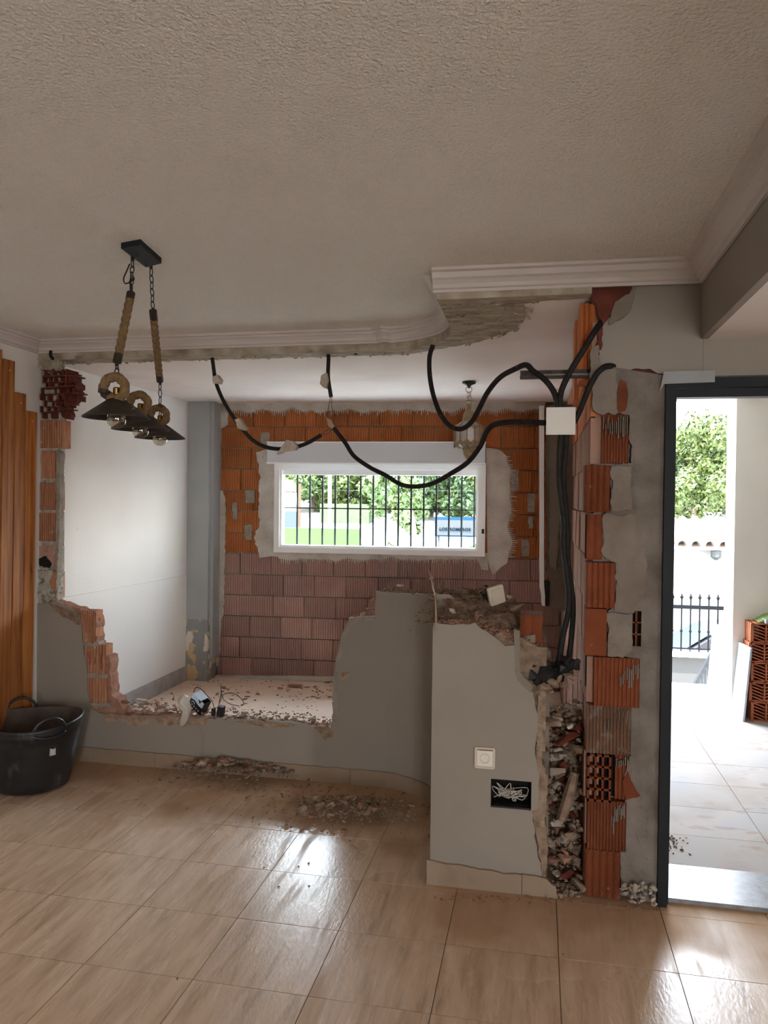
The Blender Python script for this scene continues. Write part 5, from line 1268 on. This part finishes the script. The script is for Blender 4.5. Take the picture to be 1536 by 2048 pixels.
# small seeds on the porch tile
rr = random.Random(66); mb = MB()
for k in range(34): put_rock(mb, onZ(1336+abs(rr.gauss(0, 16)), 1688+rr.gauss(0, 10), .004), rr.uniform(.005, .010), rr)
put_rock(mb, onZ(1380, 1709, .005), .010, rr)
tag(obj('scattered_pellets', mb, 'bark'), 'small dark brown pellets spilled on the porch tiles by the sill', 'pellets', kind='stuff')

# brick stack
bk = Vector((1.60, 6.27, 0))
def hollow_block(loc, w, h, d):
    o = thing('hollow_block', '', 'brick', loc, 'hollow clay blocks stacked on the porch')
    mb = MB(); t = .010
    for i in range(4): x = (w-t)*i/3; mb.box(x, x+t, 0, d, 0, h)
    mb.box(0, w, 0, d, 0, t*.9).box(0, w, 0, d, h-t*.9, h)
    for i in range(3):
        for j in range(1, 6):
            z = h*j/6; T = Matrix.Translation((w*(i+.5)/3, 0, z)) @ Matrix.Rotation(.35 if i % 2 == 0 else -.35, 4, 'Y')
            mb.box(-w/6+.004, w/6-.004, .0, d*.5, -.004, .004, T)
    mb.box(t, w-t, d-.01, d, 0, h)
    obj('cell_body', mb, 'stack_brick', o)
    obj('side_flutes', ribbed(d, h, .008, 5, .006, 'v'), 'stack_brick', o).rotation_euler = (0, 0, -PI/2)
    o.children[-1].location = (-.008, d, 0)
    return o
names = ['bottom', 'second from the bottom', 'middle', 'second from the top', 'top']
for r in range(5):
    o = hollow_block((bk.x+(.0 if r % 2 else .012), bk.y+.01*r, r*.148), .29, .146, .24); o['label'] = 'orange hollow block, %s of the stack seen end-on outside the door' % names[r]
    if r > 2:
        o = hollow_block((bk.x-.03, bk.y+.26, r*.148), .29, .146, .22); o['label'] = 'orange fluted block behind the %s block of the porch stack' % names[r]
o = slab('cloth', jag([(1.66, .745, 0), (1.95, .745, 0), (1.95, .80, .01), (1.82, .83, .01), (1.74, .79, .01)], .03, 401), 0, .18, mY(6.32), 'green_cloth', rough=.02); tag(o, 'crumpled green cloth on top of the porch block stack', 'cloth')
tag(obj('foil_pack', MB().box(1.70, 1.95, 6.28, 6.40, .742, .772), 'tape'), 'flat silvery pack lying on the porch block stack', 'pack')
# white boards leaning on the stack
for k, (A_, B_, zt, lb) in enumerate([((1.535, 6.23), (1.50, 6.62), .56, 'nearer bluish white board leaning beside the porch block stack'), ((1.50, 6.60), (1.44, 7.05), .62, 'farther bluish white board leaning beyond the block stack')]):
    mb = MB(); v = []
    for (x, y) in (A_, B_):
        for (z, dx) in ((0.003, 0), (zt, .045)): v += [(x+dx, y, z), (x+dx+.014, y, z)]
    mb.add(v, [(0, 1, 3, 2), (4, 6, 7, 5), (0, 2, 6, 4), (1, 5, 7, 3), (2, 3, 7, 6), (0, 4, 5, 1)])
    tag(obj('white_board', mb, 'board'), lb, 'board')
tag(obj('wood_board', MB().box(0, .10, 0, .015, 0, .5, Matrix.Translation((1.76, 6.17, 0)) @ Matrix.Rotation(.2, 4, 'Y')), 'rubble_white'), 'pale board leaning at the picture edge against the block stack', 'board')

# outside beyond the porch
tag(obj('garden_wall', MB().box(.9, 1.24, 7.6, 7.75, -2, .02), 'ext_white'), 'low white garden wall beside the steps outside the door', 'wall')
def terr(x, y):
    if x > .8: return -1.75
    if x > -.8: t = (x+.8)/1.6; return terr(-1, y)*(1-t)-1.75*t
    return -.9+max(0, y-12)*.0665
mb = MB(); nx, ny = 50, 60
for j in range(ny+1):
    for i in range(nx+1):
        x = -40+80*i/nx; y = 7.3+80*(j/ny)**1.6; mb.v.append((x, y, terr(x, y)+(0 if y < 25 or x < 1 else 0)))
mb.f = [(j*(nx+1)+i, j*(nx+1)+i+1, (j+1)*(nx+1)+i+1, (j+1)*(nx+1)+i) for j in range(ny) for i in range(nx)]
obj('ground_street', mb, 'road', kind='structure')
fb = obj('wall_street', MB().box(1.0, 6, 11.2, 11.35, -1.8, 0), 'street_grey', kind='structure')
fb.data.transform(Matrix.Identity(4))
zb_ = onY(1400, 1313, 11.2).z
for vtx in fb.data.vertices:
    if vtx.co.z > -1.5: vtx.co.z = zb_
tag(obj('coping', MB().box(1.0, 6, 11.1, 11.4, zb_, zb_+.05), 'ext_white'), 'pale coping along the street wall under the iron fence', 'coping')
fe = thing('iron_fence', 'black iron fence with spear tops beyond the steps', 'fence', (0, 0, 0))
zt_ = onY(1400, 1215, 11.25).z; ztop = onY(1400, 1188, 11.25).z
obj('rail', MB().box(1.2, 4.2, 11.24, 11.27, zt_-.025, zt_+.025), 'fence_iron', fe)
obj('rail', MB().box(1.2, 4.2, 11.24, 11.27, zb_+.08, zb_+.1), 'fence_iron', fe)
for k in range(24):
    x = 1.25+k*.118
    b_ = obj('bar', MB().box(x-.009, x+.009, 11.245, 11.263, zb_+.05, ztop-.06), 'fence_iron', fe)
    obj('spear', MB().lathe([(.010, ztop-.08), (.026, ztop-.05), (.012, ztop-.03), (.0, ztop+.02)], 6, c=(x, 11.254, 0), caps=False), 'fence_iron', b_)
    obj('knob', MB().lathe([(.009, -.02), (.022, 0), (.009, .02)], 6, c=(x, 11.254, (zt_+zb_)/2)), 'fence_iron', b_)
# stair handrail
sr = thing('stair_rail', 'white metal handrail descending outside beside the steps', 'railing')
a = onY(1392, 1368, 8.3); b = onY(1438, 1285, 7.5)
obj('handrail', MB().tube([a, b], .03, 6), 'sign_panel', sr)
for k in range(8):
    t = k/7; p = Vector(a).lerp(b, t); obj('baluster', MB().box(p.x-.009, p.x+.009, p.y-.009, p.y+.009, p.z-.75, p.z), 'sign_panel', sr)
# car
car = thing('parked_car', 'pale car parked beyond the iron fence, side window showing', 'car', (3.1, 13.0, -1.75))
prof = [(-2.1, .35), (-2.05, .75), (-1.2, .95), (-.45, 1.42), (.2, 1.52), (1.1, 1.45), (1.8, 1.05), (2.1, .95), (2.15, .4)]
mb = MB(); n = len(prof)
for y in (-.85, .85):
    for (x, z) in prof: mb.v.append((x, y*(.82 if z > 1.1 else 1), z))
mb.f = [(i, i+1, n+i+1, n+i) for i in range(n-1)]+[tuple(reversed(range(n))), tuple(range(n, 2*n)), (0, n, 2*n-1, n-1)]
obj('body', mb, 'car_paint', car)
def qd(name, pts, mn): 
    v = [Vector(p) for p in pts]; m_ = MB(); m_.add(v+[p+Vector((0, .02, 0)) for p in v], [tuple(range(len(v))), tuple(reversed(range(len(v), 2*len(v))))]+[(i, (i+1) % len(v), len(v)+(i+1) % len(v), len(v)+i) for i in range(len(v))]); return obj(name, m_, mn, car)
qd('side_window', [(-.95, -.875, 1.0), (.25, -.875, 1.0), (.25, -.735, 1.42), (-.35, -.735, 1.36)], 'car_glass')
qd('side_window', [(.32, -.875, 1.0), (1.3, -.875, 1.02), (1.05, -.735, 1.38), (.32, -.735, 1.42)], 'car_glass')
mb = MB().add([(-1.18, -.7, .97), (-1.18, .7, .97), (-.5, .6, 1.40), (-.5, -.6, 1.40), (-1.2, -.7, .99), (-1.2, .7, .99), (-.52, .6, 1.42), (-.52, -.6, 1.42)], [(4, 7, 6, 5), (0, 1, 2, 3)]); obj('windscreen', mb, 'car_screen', car)
for x in (-1.35, 1.35):
    for y in (-.8, .7): obj('wheel', MB().lathe([(.0, 0), (.32, 0), (.32, .18), (.0, .18)], 20, c=(x, y, .32), T=Matrix.Rotation(PI/2, 4, 'X'), caps=False), 'tyre', car)
# house with tiled roof across the street
hs = thing('white_house', 'white house with scalloped clay tile roof across the street', 'house', (0, 16.5, 0))
ze = onY(1390, 1098, 16.5).z
obj('facade', MB().box(1.5, 9, 0, 3, -1.75, ze), 'house_wall', hs)
obj('eave', MB().box(1.4, 9.1, -.25, 3, ze, ze+.06), 'ext_grey', hs)
for k in range(24):
    x = 1.5+k*.26; mb = MB()
    for (y0, y1, z0, z1) in ((-.4, 1.2, ze+.10, ze+.55),):
        pts = [(math.cos(t*PI/6), math.sin(t*PI/6)) for t in range(7)]
        v = [(x+.11*c_, y0, z0+.10*s_) for c_, s_ in pts]+[(x+.10*c_, y1, z1+.10*s_) for c_, s_ in pts]
        v += [(x+.09*c_, y0, z0+.08*s_) for c_, s_ in pts]+[(x+.08*c_, y1, z1+.08*s_) for c_, s_ in pts]
        f = [(i, i+1, 8+i, 7+i) for i in range(6)]+[(14+i, 21+i, 22+i, 15+i) for i in range(6)]+[(i, 14+i, 15+i, i+1) for i in range(6)]
        mb.add(v, f)
    obj('roof_tile', mb, 'roof_tile', hs)
obj('roof_deck', MB().add([(1.5, -.35, ze+.06), (9, -.35, ze+.06), (9, 1.3, ze+.55), (1.5, 1.3, ze+.55), (1.5, 3, ze+.55), (9, 3, ze+.55)], [(0, 1, 2, 3), (3, 2, 5, 4)]), 'roof_tile', hs)
p = onY(1432, 1112, 16.3); obj('wall_lamp', MB().lathe([(.03, -.08), (.1, -.02), (.1, .1), (.02, .12)], 10, c=p-hs.location), 'grey_far', hs)

# trees
def tree(name, label, base, h, cr_r, blobs, leaves, mname, seed, group=None, trunk=.12, ls_=.16):
    rr = random.Random(seed); t = thing(name, label, 'tree', base, group)
    ch = h-cr_r[1]
    obj('trunk', MB().tube(spline([(0, 0, 0), (.1, 0, ch*.5), (-.05, 0, ch), (.05, 0, h)], 3), [trunk*(1-.07*k) for k in range(10)], 7), 'bark', t)
    cen = [(Vector((rr.gauss(0, .5)*cr_r[0], rr.gauss(0, .5)*cr_r[0], rr.uniform(-.75, .75)*cr_r[1])), rr.uniform(.16, .34)*cr_r[1]) for _ in range(int(blobs*2))]
    mb = MB()
    for k in range(leaves):
        c_, r_ = cen[k % len(cen)]; d = Vector((rr.gauss(0, 1), rr.gauss(0, 1), rr.gauss(0, 1))).normalized()*r_*rr.uniform(.6, 1.05)
        p = c_+d+Vector((0, 0, ch)); a = Vector((rr.gauss(0, 1), rr.gauss(0, 1), rr.gauss(0, 1))).normalized(); b = a.cross(d).normalized(); s_ = ls_*rr.uniform(.6, 1.2)
        o = len(mb.v); mb.v += [tuple(p-a*s_), tuple(p+b*s_*.5), tuple(p+a*s_), tuple(p-b*s_*.5)]; mb.f.append((o, o+1, o+2, o+3))
    obj('foliage', mb, mname, t)['kind'] = 'stuff'
    return t
def gpos(u, y): p = onY(u, 1000, y); return (p.x, p.y, terr(p.x, p.y)-.1)
tree('pine_tree', 'big yellow-green pine behind the tiled roof seen through the doorway', (onY(1385, 1000, 27).x, 27, -1.7), 6.3, (2.2, 1.9), 40, 26000, 'foliage_a', 1, ls_=.085)
tree('pine_tree', 'second pine crown rising behind the porch column', (onY(1450, 1000, 30).x, 30, -1.7), 6.9, (2.2, 2.2), 34, 20000, 'foliage_a', 2, ls_=.085)
for k, (u, y, h, r, mn, lb) in enumerate([(575, 42, 8, 3.2, 'foliage_b', 'dark green tree at the left end of the window view'), (625, 40, 7.5, 3.0, 'foliage_a', 'bright tree beside the white lamp post in the window view'), (690, 44, 9, 3.6, 'foliage_c', 'tall green tree above the clipped hedge'),
        (745, 40, 7.5, 3.0, 'foliage_a', 'leafy tree in the middle of the window view'), (800, 42, 9, 3.6, 'foliage_b', 'dark tree behind the palm'), (860, 38, 8, 3.2, 'foliage_c', 'bright green tree right of the palm'), (915, 36, 8.5, 3.4, 'foliage_b', 'dark pine above the white sign'), (975, 36, 8, 3.2, 'foliage_a', 'bright tree cut by the window frame on the right'), (540, 40, 8, 3.0, 'foliage_c', 'tree cut by the window frame on the left')]):
    tree('tree', lb, gpos(u, y), h*.64, (r*.95, r*.78), 30, 14000, mn, 10+k, trunk=.18, ls_=.15)
tree('bush', 'round light green bush in front of the white road', gpos(790, 24), 2.6, (1.0, .9), 9, 2200, 'foliage_c', 31, trunk=.05, ls_=.13)['category'] = 'bush'
tree('bush', 'low shrub just under the white sign', gpos(935, 21), .9, (.8, .4), 8, 1400, 'foliage_c', 32, trunk=.03, ls_=.09)['category'] = 'bush'
tree('bush', 'pale shrub at the right end of the green screen', gpos(735, 17), 1.5, (.5, .5), 8, 1400, 'foliage_c', 33, trunk=.03, ls_=.08)['category'] = 'bush'
p = gpos(822, 22); tree('palm', 'small palm with orange trunk near the middle of the window view', p, 2.6, (.7, .5), 8, 1400, 'foliage_c', 34, trunk=.10, ls_=.16)
# green screen fence
a = onY(560, 1090, 12); b = onY(718, 1058, 12)
tag(obj('green_screen', MB().box(a.x-1, b.x, 12, 12.05, -.9, b.z), 'green_screen'), 'flat green screen fence low in the window view', 'screen')
tag(obj('hedge', MB().box(onY(640, 1000, 34).x, onY(738, 1000, 34).x, 34, 34.8, 0, onY(690, 1008, 34).z), 'foliage_b'), 'dark clipped hedge behind the white road', 'hedge')
tag(obj('blue_gate', MB().box(onY(567, 1000, 24).x, onY(600, 1000, 24).x, 24, 24.1, -.4, onY(580, 1022, 24).z), 'blue_gate'), 'dark blue gate at the left of the window view', 'gate')
tag(obj('wooden_pole', MB().tube([(onY(597, 1045, 20).x, 20, -.6), (onY(598, 968, 20).x, 20, onY(598, 968, 20).z)], .06, 8), 'orange_pole'), 'orange brown pole beside the blue gate', 'pole')
tag(obj('lamp_post', MB().tube([(onY(660, 1045, 18).x, 18, -.7), (onY(660, 900, 18).x, 18, 3.2)], .045, 8), 'ext_white'), 'thin white lamp post in the window view', 'pole')
hb = thing('far_house', 'pale far house with orange roof at the upper left of the window view', 'house', (onY(571, 1000, 30).x, 30, 0))
obj('facade', MB().box(-.8, .25, 0, 1, -.5, onY(571, 985, 30).z), 'ext_white', hb)
obj('roof', MB().add([(-.9, -.1, 1.95), (.4, -.1, 1.95), (.4, 1.1, 1.95), (-.9, 1.1, 1.95), (-.6, .5, 2.45), (.1, .5, 2.45)], [(0, 1, 5, 4), (1, 2, 5), (2, 3, 4, 5), (3, 0, 4), (0, 3, 2, 1)]), 'orange_pole', hb)
# sign
sg = thing('street_sign', 'white sign with blue border reading LOS ROMEROS seen through the window', 'sign', (0, 0, 0))
a = onY(869, 1073, 20); b = onY(962, 1035, 20)
obj('board', MB().box(a.x, b.x+.3, 20, 20.06, a.z, b.z), 'sign_blue', sg)
obj('panel', MB().box(a.x+.04, b.x+.26, 19.985, 20, a.z+.04, b.z-.08), 'sign_panel', sg)
for x in (a.x+.1, b.x+.2): obj('post', MB().box(x-.03, x+.03, 20.06, 20.12, -.7, b.z), 'grey_far', sg)
tcv = bpy.data.curves.new('lettering', 'FONT'); tcv.body = 'LOS ROMEROS'; tcv.size = .20; tcv.extrude = .004; tcv.offset = .006; tcv.space_character = 1.12; tcv.shear = .2; tcv.align_x = 'CENTER'; tcv.align_y = 'CENTER'
to = bpy.data.objects.new('lettering_tmp', tcv); C.objects.link(to)
bpy.context.view_layer.update(); me = bpy.data.meshes.new_from_object(to.evaluated_get(bpy.context.evaluated_depsgraph_get())); bpy.data.objects.remove(to)
me.materials.clear(); me.materials.append(MAT['sign_letter']); o = link('lettering', me, None, sg)
ct = onY(909, 1059, 19.97); wtx = max(v.co.x for v in me.vertices)-min(v.co.x for v in me.vertices)
tw = onY(940, 1059, 19.97).x-onY(877, 1059, 19.97).x; o.scale = (tw/wtx, tw/wtx, 1); o.location = ct; o.rotation_euler = (PI/2, 0, 0)
mb = MB()
for z in (2.0,): mb.tube([(-20, 26, z+.1), (-5, 26, z-.05), (8, 26, z+.2)], .005, 4)
tag(obj('overhead_wire', mb, 'grey_far'), 'thin overhead wires crossing the window view', 'wire')
